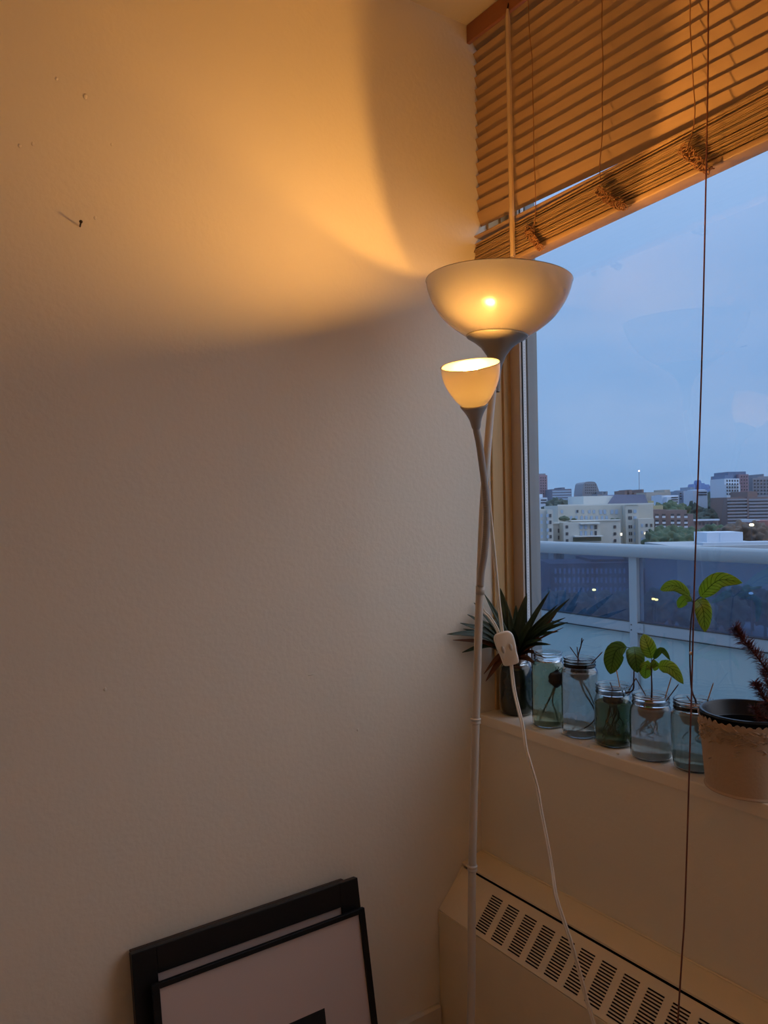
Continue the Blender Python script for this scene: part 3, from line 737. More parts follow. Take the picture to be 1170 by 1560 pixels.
# --- seedlings
def seedling(label, c, zc, seedr, smat, stem, leaves, picks, rootm, nroot, seed, zbot=.012, topmat=None):
    T = thing('avocado_seedling', label, 'plant', (c.x, c.y, zc-.02))
    s = Vector((c.x, c.y, zc)); obj('seed', blob(s, seedr, (1, 1, .88), nz=.1, seed=seed), smat, T, True)
    y = c.y
    obj('stem', TB(catmull([s+Vector(((YP(*stem[0], y).x-s.x)*.45, 0, seedr*.6))]+[YP(a, b, y) for a, b in stem], 5), [.0020, .0011], 8), M['stem'], T, True)
    for (bx, by), (mx_, my), (tx, ty), w_, lm, dy in leaves:
        b = YP(bx, by, y); m_ = YP(mx_, my, y-.012+dy*.5); t_ = YP(tx, ty, y+dy)
        n = (CAM-m_).normalized()
        obj('leaf_stalk', TB([YP(*stem[-1], y) if (Vector(stem[-1])-Vector((bx, by))).length < 40 else b, b], [.0009, .0008], 6), M['stem_green'], T, True)
        leafobj('leaf', [b, m_, t_], w_, n, lm, T, fold=.18, power=(.6, .75), nseg=16, wave=.05)
    for (ax_, ay), (bx, by), mm in picks: pick(T, YP(ax_, ay, y-.008), YP(bx, by, y-.008), mm)
    roots(T, c, zc-seedr*.7, SZ+zbot, nroot, .0013, rootm, .030, seed)
    return T
AL, AD = M['av_leaf'], M['av_leaf_dark']
seedling('avocado seedling with two large drooping dark leaves, growing from the murky green jar', c4, SZ+.098, .0215, M['seed_dark'],
    [(963.5, 1052), (965.5, 1035), (966, 1012), (966, 988)],
    [((955, 986), (938, 992), (930, 1027), .040, AD, -.01), ((966, 985), (968, 1000), (971, 1025), .036, AD, -.015)],
    [((939, 1020), (945, 1050), M['pick']), ((929, 1039), (936, 1055), M['pick_wet']), ((969, 1033), (958, 1052), M['pick_wet'])], M['root'], 12, 11)
seedling('avocado seedling with five small upright green leaves, growing from the milky jar', c5, SZ+.096, .0240, M['seed_brown'],
    [(993, 1048), (992.5, 1030), (992.5, 1008)],
    [((993, 1003), (987, 984), (980, 966), .030, AL, -.004), ((1003, 1015), (1022, 1018), (1041, 1042), .026, AL, -.02), ((996, 1004), (1008, 990), (1021, 1006), .012, AD, .0), ((991, 1020), (985, 1014), (983, 1034), .026, AL, .02), ((994, 1018), (999, 1010), (997, 1022), .016, AL, .02)],
    [((968, 1032), (984, 1060), M['pick_wet']), ((1023, 1031), (1013, 1064), M['pick']), ((1034, 1042), (1014, 1069), M['pick_wet'])], M['root'], 9, 21, zbot=.045)
T6 = seedling('tall avocado seedling with four bright green leaves on a long thin stem', c6, SZ+.104, .0240, M['seed_top'],
    [(1060, 1068), (1054, 1052), (1051.5, 1020), (1051, 985), (1052.5, 950), (1056.5, 918)],
    [((1051, 907), (1028, 892), (1006, 899), .022, AL, -.01), ((1067, 909), (1095, 884), (1131, 888), .032, AL, -.015), ((1062, 914), (1071, 928), (1074, 963), .030, AL, -.02), ((1053, 916), (1044, 912), (1033, 926), .019, AL, .012)],
    [((1087, 1040), (1076, 1073), M['pick']), ((1046, 1060), (1058, 1076), M['pick_wet'])], M['root'], 6, 31, zbot=.05)

# --- flower pot
fp = PL(1174, 1223, 2, SZ); pr = .074; pcn = fp+HD*pr; pcn.z = SZ; PH = .125; prt = .0835
POT = thing('flower_pot', 'tan textured pot with embossed leaf rim around a black plastic liner', 'pot', pcn)
pm = Matrix.Translation(pcn)
obj('outer_pot', LA([(0, 0), (pr*.97, 0), (pr+.0022, .0005), (pr+.0026, .002), (pr+.001, .004), (pr, .005)]+[(pr+(prt-pr)*k/12, .005+(PH-.005)*k/12) for k in range(1, 13)]+[(prt-.002, PH+.001), (prt-.004, PH-.003), (pr-.004, .006), (0, .006)], pm, 80), M['pot'], POT, 'auto')
obj('liner', LA([(0, .01), (pr*.85, .01), (prt-.0075, PH+.004), (prt-.004, PH+.006), (prt-.001, PH+.010), (prt-.002, PH+.0135), (prt-.006, PH+.0135), (prt-.009, PH+.009), (prt-.012, PH-.012), (prt-.014, PH-.014), (prt-.016, PH-.040), (0, PH-.045)], pm, 80), M['pot_inner'], POT, 'auto')
obj('soil', LA([(0, PH-.040), (prt-.018, PH-.042), (prt-.018, PH-.050), (0, PH-.050)], pm, 40), M['soil'], POT, True)
rel = bmesh.new(); rr = random.Random(4)
for k in range(460):
    a = rr.uniform(0, 2*PI); hz = PH-.004-abs(rr.gauss(0, .019)); r0 = pr+(prt-pr)*hz/PH+.0006
    c = pcn+Vector((r0*math.cos(a), r0*math.sin(a), hz)); tang = Vector((-math.sin(a), math.cos(a), 0)); d = (tang*rr.choice((-1, 1))+Vector((0, 0, rr.uniform(-.5, .9)))).normalized(); nn_ = Vector((math.cos(a), math.sin(a), 0)); s_ = d.cross(nn_)
    l = rr.uniform(.004, .0085); wd = l*.26
    vs = [rel.verts.new(c+q) for q in (-d*l, s_*wd, d*l, -s_*wd)]; tp = rel.verts.new(c+nn_*.0030)
    for i in range(4): rel.faces.new((vs[i], vs[(i+1) % 4], tp))
for k in range(44):   # scalloped leaf tips standing above the rim
    a = 2*PI*k/44+rr.uniform(-.03, .03); c = pcn+Vector((prt*math.cos(a), prt*math.sin(a), PH)); tang = Vector((-math.sin(a), math.cos(a), 0)); up_ = Vector((0, 0, 1)); n_ = Vector((math.cos(a), math.sin(a), 0))
    h_ = rr.uniform(.003, .008); l = .0055
    q = [c-tang*l-n_*.001, c+tang*l-n_*.001, c+tang*l*.6+up_*h_*.7, c+up_*h_, c-tang*l*.7+up_*h_*.6]
    v1 = [rel.verts.new(x) for x in q]; v2 = [rel.verts.new(x+n_*.0014) for x in q]
    rel.faces.new(v1); rel.faces.new(v2[::-1])
    for i in range(5): rel.faces.new((v1[i], v1[(i+1) % 5], v2[(i+1) % 5], v2[i]))
obj('leaf_relief', rel, M['pot'], POT)
# --- burgundy bottlebrush-like plant
BP = thing('burgundy_shrub', 'burgundy feathery needle-leaved plant arching out of the tan pot', 'plant', pcn+Vector((0, 0, PH-.04)))
def needles(pts, L0, n, seed, thick=.00055):
    rr = random.Random(seed); P = catmull(pts, 10); bm = bmesh.new()
    for k in range(n):
        f = rr.random()**.9; i = min(len(P)-2, int(f*(len(P)-1))); t = (P[i+1]-P[i]).normalized(); p = P[i]
        v = Vector((rr.gauss(0, 1), rr.gauss(0, 1), rr.gauss(0, 1))); v = (v-t*v.dot(t)).normalized()
        d = (v+t*rr.uniform(.1, 1.1)).normalized(); l = L0*1.15*rr.uniform(.5, 1.1)*(1-.35*f)
        b = d.cross(Vector((.3, .2, 1))).normalized(); c_ = d.cross(b)
        q = p+d*l*.5+Vector((0, 0, .0015)); e = p+d*l
        A = [bm.verts.new(p+b*thick), bm.verts.new(p+c_*thick), bm.verts.new(p-b*thick)]; Q = [bm.verts.new(q+b*thick), bm.verts.new(q+c_*thick), bm.verts.new(q-b*thick)]; E_ = bm.verts.new(e)
        for a in range(3):
            bm.faces.new((A[a], A[(a+1) % 3], Q[(a+1) % 3], Q[a])); bm.faces.new((Q[a], Q[(a+1) % 3], E_))
    return bm
root_ = pcn+Vector((.005, .0, PH-.042)); yb_ = pcn.y
for j, (pts, L0, n) in enumerate((([root_, YP(1195, 1080, yb_), YP(1180, 1040, yb_-.01), YP(1155, 1002, yb_-.015), YP(1132, 975, yb_-.02), YP(1120, 957, yb_-.02)], .024, 420),
        ([root_, YP(1178, 1085, yb_-.02), YP(1163, 1062, yb_-.03), YP(1150, 1040, yb_-.03)], .022, 200), ([root_, YP(1185, 1095, yb_), YP(1172, 1050, yb_+.01), YP(1162, 1020, yb_)], .022, 200),
        ([root_, YP(1205, 1070, yb_+.01), YP(1220, 1010, yb_), YP(1225, 960, yb_)], .024, 260), ([root_, YP(1172, 1100, yb_-.03), YP(1155, 1090, yb_-.035), YP(1150, 1078, yb_-.035)], .018, 110))):
    s = obj('branch', TB(catmull(pts, 6), [.0026, .0012], 8), M['needle'], BP, True)
    q = obj('needle_foliage', needles(pts[1:], L0, int(n*1.9), 50+j), M['needle'], s); q['kind'] = 'stuff'

# ================================================================== BALCONY
M['conc'] = mat('balcony_concrete', (120, 126, 130), .8, bump=.3, bscale=20, var=.1, vscale=4)
M['rail'] = mat('rail_painted', (150, 160, 166), .45, bump=.15, bscale=30, var=.05, vscale=9)
M['panel'] = mat('balcony_panel', (158, 178, 180), .6, bump=.1, bscale=15, var=.04, vscale=3)
M['rail_glass'] = pane('rail_tinted_glass', (176, 196, 216), haze=.12, hazecol=(130, 172, 215), refl=.25)
M['seam'] = mat('rail_gasket', (30, 36, 44), .6)
struct('trim_3', BX(-4, 4, .17, 1.72, -.25, -.05), M['conc'], 'concrete balcony slab outside the window')
RL = thing('balcony_railing', 'pale grey balcony railing with tinted glass panels outside the window', 'railing', (-1.2, 1.62, -.05))
RT = 1.096
def railprof(x0, x1): 
    bm = bmesh.new(); poly = [(1.60, RT-.056), (1.596, RT-.05), (1.595, RT-.03), (1.597, RT-.012), (1.604, RT-.003), (1.615, RT), (1.655, RT), (1.668, RT-.004), (1.673, RT-.014), (1.674, RT-.05), (1.670, RT-.056)]
    return prism(bm, poly, x0, x1)
obj('top_rail', railprof(-3.9, 3.9), M['rail'], RL, 'auto')
px0 = YP(955.5, 880, 1.60).x; px1 = YP(967.5, 880, 1.60).x
zb1 = .747; zb2 = .700
sp_ = 1.25
for k in range(-2, 4):
    xa = px0+k*sp_; xb = px1+k*sp_
    po = obj('post', BX(xa, xb, 1.61, 1.66, -.05, RT-.054, bev=.003), M['rail'], RL)
    obj('mid_rail', BX(xb+.0015, px0+(k+1)*sp_-.0015, 1.612, 1.65, zb2, zb1, bev=.002), M['rail'], RL)
    obj('gasket', BX(xb+.002, px0+(k+1)*sp_-.002, 1.610, 1.655, zb1, zb1+.004), M['seam'], RL)
    obj('gasket', BX(xb+.002, px0+(k+1)*sp_-.002, 1.610, 1.655, zb2-.004, zb2), M['seam'], RL)
    obj('glass_panel', BX(xb+.001, px0+(k+1)*sp_-.001, 1.630, 1.636, zb1+.002, RT-.05), M['rail_glass'], RL)
    obj('lower_panel', BX(xb+.001, px0+(k+1)*sp_-.001, 1.626, 1.640, .02, zb2-.002), M['panel'], RL)
    br_ = obj('bracket', BX(xb-.001, xb+.034, 1.606, 1.616, zb2+.004, zb1-.004, bev=.001), M['rail'], RL)
    sc = bmesh.new(); lathe(sc, [(0, .0015), (.003, .001), (.0035, 0)], axis_mx((xb+.018, 1.606, (zb1+zb2)/2), (0, -1, 0)), 12); obj('screw', sc, M['alu'], br_)
    for zz in (zb2+.012, zb1-.012):
        sc = bmesh.new(); lathe(sc, [(0, .0015), (.003, .001), (.0035, 0)], axis_mx((xa+.010, 1.61, zz), (0, -1, 0)), 12); obj('screw', sc, M['seam'], po)

# ================================================================== CITY
GZ = -32.0
R_ = MC @ Vector((1, 0, 0)); R_ = Vector((R_.x, R_.y, 0)).normalized(); F_ = Vector((-R_.y, R_.x, 0))
def CP(px, py, D):
    """point at pixel on the vertical plane D metres in front of the viewer"""
    r = ray(px, py); return CAM+r*D
def zat(px, py, D): return CP(px, py, D).z
def local(p): d = p-CAM; return d.dot(R_), d.dot(F_)
def cbox(bm, a0, a1, f0, f1, z0, z1):
    vs = []
    for z in (z0, z1):
        for a, f in ((a0, f0), (a1, f0), (a1, f1), (a0, f1)): 
            p = CAM+R_*a+F_*f; vs.append(bm.verts.new((p.x, p.y, z)))
    b, t = vs[:4], vs[4:]
    bm.faces.new(b[::-1]); bm.faces.new(t)
    for i in range(4): bm.faces.new((b[i], b[(i+1) % 4], t[(i+1) % 4], t[i]))
def A_(px, D): return (px-585)/FPX*D
def cm(name, col, rough=.8, **k): return mat(name, tuple(min(235, c*f) for c, f in zip(col, (1.12, 1.16, 1.22))), rough, **k)  # lifts city colours and tints them blue; distance haze put into the colour
struct('ground_terrain', (lambda b: (cbox(b, -1500, 3000, 12, 6000, GZ-2, GZ), b)[1])(bmesh.new()), cm('ground_asphalt', (92, 108, 120), .9, var=.25, vscale=.02))
M['gl_dark'] = mat('city_window_dark', (52, 62, 74), .25)
M['gl_light'] = mat('city_window_light', (150, 172, 196), .3)
M['lit'] = emit('lit_window', (255, 236, 200), 1.6)
M['plant_roof'] = cm('roof_planting', (56, 72, 56))
def winproto():
    bm = bmesh.new(); bmesh.ops.create_cube(bm, size=1.0); me = bpy.data.meshes.new('window'); bm.to_mesh(me); bm.free(); return me
WM = {}
def winobj(parent, px0, px1, py0, py1, D, mk='gl_dark', name='window', th=.12):
    if mk not in WM: me = winproto(); me.materials.append(M[mk]); WM[mk] = me
    o = bpy.data.objects.new(name, WM[mk]); COL.objects.link(o); o.parent = parent
    p0 = CP(px0, py0, D); p1 = CP(px1, py1, D)
    c = CAM+R_*((A_(px0, D)+A_(px1, D))/2)+F_*(D-th/2); c.z = (p0.z+p1.z)/2
    o.location = c-base_of(parent); o.rotation_euler = (0, 0, math.atan2(R_.y, R_.x))
    o.scale = (A_(px1, D)-A_(px0, D), th, abs(p0.z-p1.z)); return o
def building(label, name, boxes, D, depth, m, extra=None):
    """boxes: (px0, px1, ytop[, dD, material])"""
    cx = (boxes[0][0]+boxes[0][1])/2; c = CAM+R_*A_(cx, D)+F_*(D+depth/2)
    t = thing(name, label, 'building', (c.x, c.y, GZ))
    for bx in boxes:
        dD = bx[3] if len(bx) > 3 else 0; mm = bx[4] if len(bx) > 4 else m; pn = bx[5] if len(bx) > 5 else 'wall'
        DD = D+dD; bm = bmesh.new()
        zb = zat(bx[0], bx[6], DD) if len(bx) > 6 else GZ
        cbox(bm, A_(bx[0], DD), A_(bx[1], DD), DD, DD+(bx[7] if len(bx) > 7 else depth), zb, zat((bx[0]+bx[1])/2, bx[2], DD))
        obj(pn, bm, mm, t)
    return t
def bands(t, px0, px1, ys, h, D, mk='gl_dark', name='window_band'):
    for y in ys: winobj(t, px0, px1, y, y+h, D, mk, name)
cream = cm('cream_render', (166, 160, 146), var=.05, vscale=.3); cream2 = cm('cream_render_pale', (182, 178, 166), var=.04, vscale=.3)
slate = cm('slate_roof', (96, 100, 116)); conc = cm('tower_concrete', (120, 120, 122)); brick = cm('brick_red', (124, 84, 78)); brick2 = cm('brick_brown', (112, 96, 92))
white_b = cm('white_cladding', (176, 180, 182)); pink = cm('pink_brick_tower', (132, 108, 112)); blue_b = cm('blue_glass_block', (84, 100, 120), .4); M['blueb'] = blue_b
M['whiteb'] = white_b; M['concb'] = conc; M['creamb'] = cream2
# main cream apartment block
D1 = 300
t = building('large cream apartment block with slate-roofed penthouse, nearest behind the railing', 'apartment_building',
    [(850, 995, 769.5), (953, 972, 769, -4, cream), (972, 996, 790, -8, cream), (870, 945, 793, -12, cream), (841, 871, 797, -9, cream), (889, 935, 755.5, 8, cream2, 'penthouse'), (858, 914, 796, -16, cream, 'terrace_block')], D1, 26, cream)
sl = bmesh.new(); DD = D1+7
q = [(925, 770), (989, 770), (982, 753.5), (937, 753.5)]
fr = [CP(x, y, DD) for x, y in q]; bk = [p+F_*16 for p in fr]
a = [sl.verts.new(p) for p in fr]; b = [sl.verts.new(p) for p in bk]
sl.faces.new(a[::-1]); sl.faces.new(b)
for i in range(4): sl.faces.new((a[i], a[(i+1) % 4], b[(i+1) % 4], b[i]))
obj('slate_roof', sl, slate, t)
cp_ = bmesh.new()
for x0, x1, y, dd in ((850, 996, 769.5, -4.5), (870, 945, 793, -12.5), (841, 871, 797, -9.5)):
    cbox(cp_, A_(x0, D1+dd), A_(x1, D1+dd), D1+dd, D1+dd+1, zat(x0, y+1.3, D1+dd), zat(x0, y-.6, D1+dd)); 
obj('cornice', cp_, cream2, t)
for x in (854, 877, 886, 896, 903): winobj(t, x, x+3.6, 777, 782, D1-.1, 'gl_light')
for x in (913, 919, 930, 937, 948): winobj(t, x, x+4.2, 776.5, 783, D1-.1, 'gl_light')
winobj(t, 878, 881, 777, 781, D1-.2, 'gl_dark')
for x in (868, 876, 884, 891, 899, 907, 915, 922): winobj(t, x, x+3.8, 786, 791.5, D1-.1, 'gl_light')
for yy in (776.5, 786.5, 800, 810.5, 820.5):
    for x, mk in ((957, 'gl_dark'), (960, 'gl_dark'), (965, 'gl_light')): winobj(t, x, x+(2.2 if mk == 'gl_dark' else 4.5), yy, yy+5, D1-4.1, mk)
for yy in (798, 809, 819): 
    for x, mk in ((976, 'gl_light'), (983, 'gl_dark'), (990, 'gl_dark')): winobj(t, x, x+3.2, yy, yy+4.6, D1-8.1, mk)
for yy in (800.5, 811, 821.5):
    winobj(t, 934, 938, yy, yy+4.5, D1-12.1, 'gl_dark')
    winobj(t, 861, 865, yy, yy+4.5, D1-16.1, 'gl_dark')
    winobj(t, 849, 853, yy+5, yy+11, D1-9.1, 'gl_dark')
winobj(t, 944.5, 947, 812, 816, D1-12.4, 'lit', 'lit_window'); winobj(t, 981, 982.4, 811, 814, D1-8.4, 'lit', 'lit_window')
bal = building  # balcony recess in the middle
cb2 = bmesh.new(); cbox(cb2, A_(882, D1-16), A_(911, D1-16), D1-18, D1-16, zat(882, 798.6, D1-16), zat(882, 797, D1-16)); cbox(cb2, A_(872, D1-16), A_(915, D1-16), D1-19, D1-16, zat(882, 817.6, D1-16), zat(882, 816, D1-16)); obj('balcony', cb2, cream2, t)
for x, mk in ((883, 'gl_light'), (890, 'gl_light'), (899, 'gl_light'), (905, 'gl_dark')): winobj(t, x, x+4, 800, 806, D1-16.1, mk); winobj(t, x, x+3.4, 809, 815.5, D1-16.1, mk)
winobj(t, 872, 915, 819, 824, D1-16.1, 'plant_roof', 'window_band')
for (x0, x1) in ((852, 867), (930, 936), (938, 944), (871, 878)):
    o = obj('roof_shrub', blob(CP((x0+x1)/2, 791 if x0 != 852 else 790, D1-9), (x1-x0)/2/FPX*D1, (1, 1, .5), .4, 3, x0), M['plant_roof'], t, True)
t = building('narrow cream block at the window frame edge, left of the large apartment block', 'apartment_building', [(800, 834, 778), (834, 842, 776.5, -2), (820, 831, 775.5, 1)], 285, 20, cream)
for yy in (783, 793, 805, 815):
    for x, mk in ((823, 'gl_light'), (832, 'gl_light'), (836.5, 'gl_dark')): winobj(t, x, x+3.2, yy, yy+5, 282.9, mk)
t = building('pinkish tower block cut by the window frame on the far left', 'tower_block', [(800, 834.5, 724), (820, 832, 721.5, 3, conc)], 520, 25, pink)
for x in (824, 827.5, 831): bands(t, x, x+1.4, range(727, 755, 4), 2, 519.9, 'gl_dark', 'window')
t = building('white low-rise building at the foot of the pinkish tower', 'building', [(800, 827, 753), (822, 834, 758, -5), (834, 848, 763, -3)], 470, 20, white_b)
bands(t, 824, 833, (761, 765), 1.6, 464.8)
t = building('dark banded office slab between the pinkish tower and the rounded one', 'office_building', [(841, 871, 745), (856, 861, 742.5, 5)], 500, 22, cm('office_slab', (92, 100, 112)))
bands(t, 842, 870.4, (747.5, 751.5, 755.5, 759.5, 763.5), 1.8, 499.9, 'gl_light')
t = building('small dark rooftop block just left of the cream penthouse', 'building', [(873, 888, 759), (877, 884, 757, 3)], 420, 12, cm('dark_block', (88, 92, 100)))
winobj(t, 877, 884, 760, 765, 419.8)
# rounded tower
bm = bmesh.new(); D = 560; prev = None
pr_ = [(887.5, 912.5, 770), (887.5, 914, 752), (888, 913, 748), (889, 911, 742), (890, 909, 737), (892, 907, 734.5), (896, 903, 733.6)]
rings = []
for x0, x1, y in pr_:
    z = zat(900, y, D); a0, a1 = A_(x0, D), A_(x1, D); rings.append([bm.verts.new(Vector((*(CAM+R_*a+F_*f).xy, z))) for a, f in ((a0, D), (a1, D), (a1, D+25), (a0, D+25))])
rings[0] = rings[0]
for i in range(len(rings)-1):
    for k in range(4): bm.faces.new((rings[i][k], rings[i][(k+1) % 4], rings[i+1][(k+1) % 4], rings[i+1][k]))
bm.faces.new(rings[-1])
bb_ = rings[0]; lowv = []
for v in bb_: lowv.append(bm.verts.new((v.co.x, v.co.y, GZ)))
for k in range(4): bm.faces.new((lowv[k], lowv[(k+1) % 4], bb_[(k+1) % 4], bb_[k]))
c = CAM+R_*A_(900, D)+F_*(D+12)
t = thing('tower_block', 'grey tower with a rounded stepped top on the skyline', 'building', (c.x, c.y, GZ))
obj('wall', bm, conc, t)
for yy in (738, 742, 746, 750): 
    for x in range(892, 908, 3): winobj(t, x, x+1.2, yy, yy+1.6, D-.1)
t = building('low grey building with two chimneys beside the rounded tower', 'building', [(910, 926, 752.5), (917.5, 919.5, 748.5, 4, conc, 'chimney'), (923, 926, 748.5, 4, conc, 'chimney')], 540, 15, conc)
t = building('long grey-brown apartment slab behind the slate roof', 'apartment_building', [(940, 1012, 753), (952, 955.5, 747.5, 4), (959, 963, 746, 4), (978.5, 981, 745.5, 4), (966, 1003, 750, 6)], 480, 22, brick2)
for yy in (755, 759.5, 764): 
    for x in range(962, 1011, 6): winobj(t, x, x+3.4, yy, yy+2, 479.9, 'gl_light' if (x//6) % 2 else 'gl_dark')
t = thing('radio_mast', 'thin radio mast with a glowing red beacon', 'mast', CAM+R_*A_(973.5, 600)+F_*600+Vector((0, 0, GZ-CAM.z)))
p = CP(973.5, 717.5, 600); q = Vector((p.x, p.y, GZ)); obj('mast_pole', TB([q, p], [.35, .18], 6), conc, t)
bm = bmesh.new(); bmesh.ops.create_icosphere(bm, subdivisions=2, radius=.62)
for v in bm.verts: v.co += p
obj('beacon', bm, emit('beacon_glow', (255, 190, 190), 6), t, True)
t = building('beige brick building with a raised stair block, right of the slate roof', 'apartment_building', [(985, 1022, 750), (1013, 1021, 746, 5)], 440, 18, cm('beige_brick', (150, 142, 130)))
bands(t, 998, 1008, (754, 758.5, 763), 2, 439.9, 'gl_light')
t = building('ochre low block beneath the beige building', 'building', [(979, 996, 763), (994, 1010, 770, -3)], 350, 12, cm('ochre_block', (152, 144, 110)))
bands(t, 983, 995, (773, 778, 783), 2, 346)
t = building('pale terraced flats left of the pull cord on the skyline', 'apartment_building', [(1008, 1034, 754.5), (1016, 1034, 757, -4, white_b)], 420, 16, white_b)
for yy in (757, 760.5, 764): bands(t, 1023, 1033, (yy,), 1.5, 415.8)
t = building('blue-grey midrise with glass corner behind the pull cord', 'apartment_building', [(1033, 1060, 748), (1042, 1058, 746.5, 5), (1052, 1058, 742, 6)], 520, 18, cm('bluegrey_midrise', (122, 132, 140)))
for x in range(1036, 1059, 5): 
    for yy in (751, 755, 759): winobj(t, x, x+2.4, yy, yy+1.8, 519.9)
t = building('long white midrise right of the pull cord on the ridge', 'apartment_building', [(1056, 1078, 747), (1062, 1075, 745.5, 4)], 500, 16, white_b)
bands(t, 1062, 1077, (749.5, 753), 1.4, 499.8)
t = building('brown brick walk-up with rows of white balconies', 'apartment_building', [(995, 1014, 776), (1014, 1046, 777, 3), (1046, 1056, 783, 5)], 330, 14, brick2)
for x in (998, 1008.5, 1021.5, 1031, 1042):
    for yy in (786, 795, 801): winobj(t, x, x+5, yy, yy+3, 329, 'whiteb', 'balcony'); winobj(t, x, x+5, yy-3.2, yy, 329.8, 'gl_dark')
t = building('long low school-like building with a white parapet among trees', 'building', [(1048, 1094, 792), (1046, 1096, 791, -1, white_b, 'parapet', 794, 3)], 380, 14, brick2)
for x in range(1052, 1092, 6): winobj(t, x, x+3, 796, 800, 379.8)
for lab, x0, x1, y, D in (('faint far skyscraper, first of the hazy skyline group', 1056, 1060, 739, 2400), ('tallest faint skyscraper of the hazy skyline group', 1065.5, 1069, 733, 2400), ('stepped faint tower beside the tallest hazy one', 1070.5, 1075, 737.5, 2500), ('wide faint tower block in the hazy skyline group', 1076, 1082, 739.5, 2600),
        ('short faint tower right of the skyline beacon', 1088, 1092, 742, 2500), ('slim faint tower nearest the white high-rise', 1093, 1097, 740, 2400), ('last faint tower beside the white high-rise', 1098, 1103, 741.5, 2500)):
    t = building(lab, 'skyscraper', [(x0, x1, y), (x0+.8, x1-1.2, y-1.6, 20)], D, 40, cm('far_tower_hazed', (104, 124, 156), .5))  # haze of distance is mixed into the tower colour
t = building('far hazy office mass carrying a pink-lit rooftop sign', 'office_building', [(1080, 1091, 744)], 2300, 40, cm('far_mass_hazed', (104, 124, 156), .5))  # same painted-in haze blue as the far towers
M['signlit'] = emit('roof_sign_glow', (255, 170, 150), 2.2); winobj(t, 1084.5, 1087, 740.5, 743.5, 2299, 'signlit', 'lit_sign')
t = building('white and pink balconied high-rise on the right skyline', 'tower_block', [(1104, 1127, 729), (1105, 1118, 724, 4, blue_b), (1127, 1141, 722.5, 2, pink), (1110, 1137, 718.5, 6, blue_b), (1108, 1128, 738, -4, white_b, 'balcony_wall')], 460, 20, white_b)
for x in range(1107, 1127, 4): bands(t, x, x+2.2, range(731, 756, 5), 3, 455.6, 'gl_dark', 'window')
for x in (1129.5, 1133.5, 1137.5): bands(t, x, x+1.6, range(725, 756, 5), 2.4, 461.5, 'gl_dark', 'window')
t = building('grey slab tower at the right edge of the view', 'tower_block', [(1147, 1190, 727.5), (1155, 1190, 725.5, 3), (1163.5, 1164.3, 722, 5, conc, 'antenna')], 480, 20, conc)
for x in range(1149, 1188, 5): bands(t, x, x+2.6, range(731, 755, 5), 2.4, 479.8, 'gl_dark', 'window')
t = building('wide slab block striped by long horizontal balconies', 'apartment_building', [(1107, 1200, 757), (1139, 1154, 748.5, 6), (1138.5, 1140.5, 757, -1.2, brick2, 'pier')], 400, 20, brick2)
bands(t, 1108, 1138, range(760, 803, 5), 1.9, 399, 'concb', 'balcony'); bands(t, 1141, 1200, range(760, 803, 5), 1.9, 399, 'concb', 'balcony')
bands(t, 1108, 1200, range(763, 803, 5), 1.7, 399.9, 'gl_dark', 'window_band')
t = building('red brick building at the right edge, below the striped slab', 'building', [(1156, 1200, 793), (1149, 1157, 796, 2), (1150, 1157, 792, 3, white_b)], 300, 14, brick)
bands(t, 1151, 1156.5, (799, 803.5, 808, 812.5, 817), 1.8, 301.8, 'whiteb', 'balcony')
# flat roofed building with white plant room
D = 210
t = building('low flat-roofed building with a white rooftop plant room', 'building', [(1030, 1195, 831), (1076, 1131, 811, 6, white_b, 'plant_room', 832, 9), (1096, 1110, 812.5, 5.9, white_b, 'plant_room', 832, 1), (1070, 1180, 826, 3, cm('flat_roof', (160, 164, 166)), 'parapet', 833, 5)], D, 26, cm('flat_roof_wall', (150, 150, 146)))
# buildings seen through the tinted railing glass
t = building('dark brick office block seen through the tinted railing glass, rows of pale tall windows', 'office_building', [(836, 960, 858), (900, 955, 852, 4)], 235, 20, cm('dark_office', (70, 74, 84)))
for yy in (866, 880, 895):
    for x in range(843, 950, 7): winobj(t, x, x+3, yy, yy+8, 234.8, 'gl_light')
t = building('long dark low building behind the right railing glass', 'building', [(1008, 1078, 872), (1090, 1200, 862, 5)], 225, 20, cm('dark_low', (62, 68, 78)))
for k, (x0, y0, x1, y1) in enumerate(((866, 930, 955, 918), (872, 925, 950, 938), (985, 925, 1105, 935), (1000, 940, 1090, 922), (1030, 930, 1120, 942))):
    def G_(px, py): r = ray(px, py); return CAM+r*((GZ+.15-CAM.z)/r.z)
    p, q = G_(x0, y0), G_(x1, y1); s = (q-p).normalized().cross(Vector((0, 0, 1)))*.8
    bm = bmesh.new(); v = [bm.verts.new(x+Vector((0, 0, dz))) for dz in (-.1, .1) for x in (p-s, q-s, q+s, p+s)]
    bm.faces.new(v[:4][::-1]); bm.faces.new(v[4:])
    for i in range(4): bm.faces.new((v[i], v[(i+1) % 4], v[4+(i+1) % 4], v[4+i]))
    struct('road_kerb', bm, cm('kerb_pale', (170, 178, 186)))
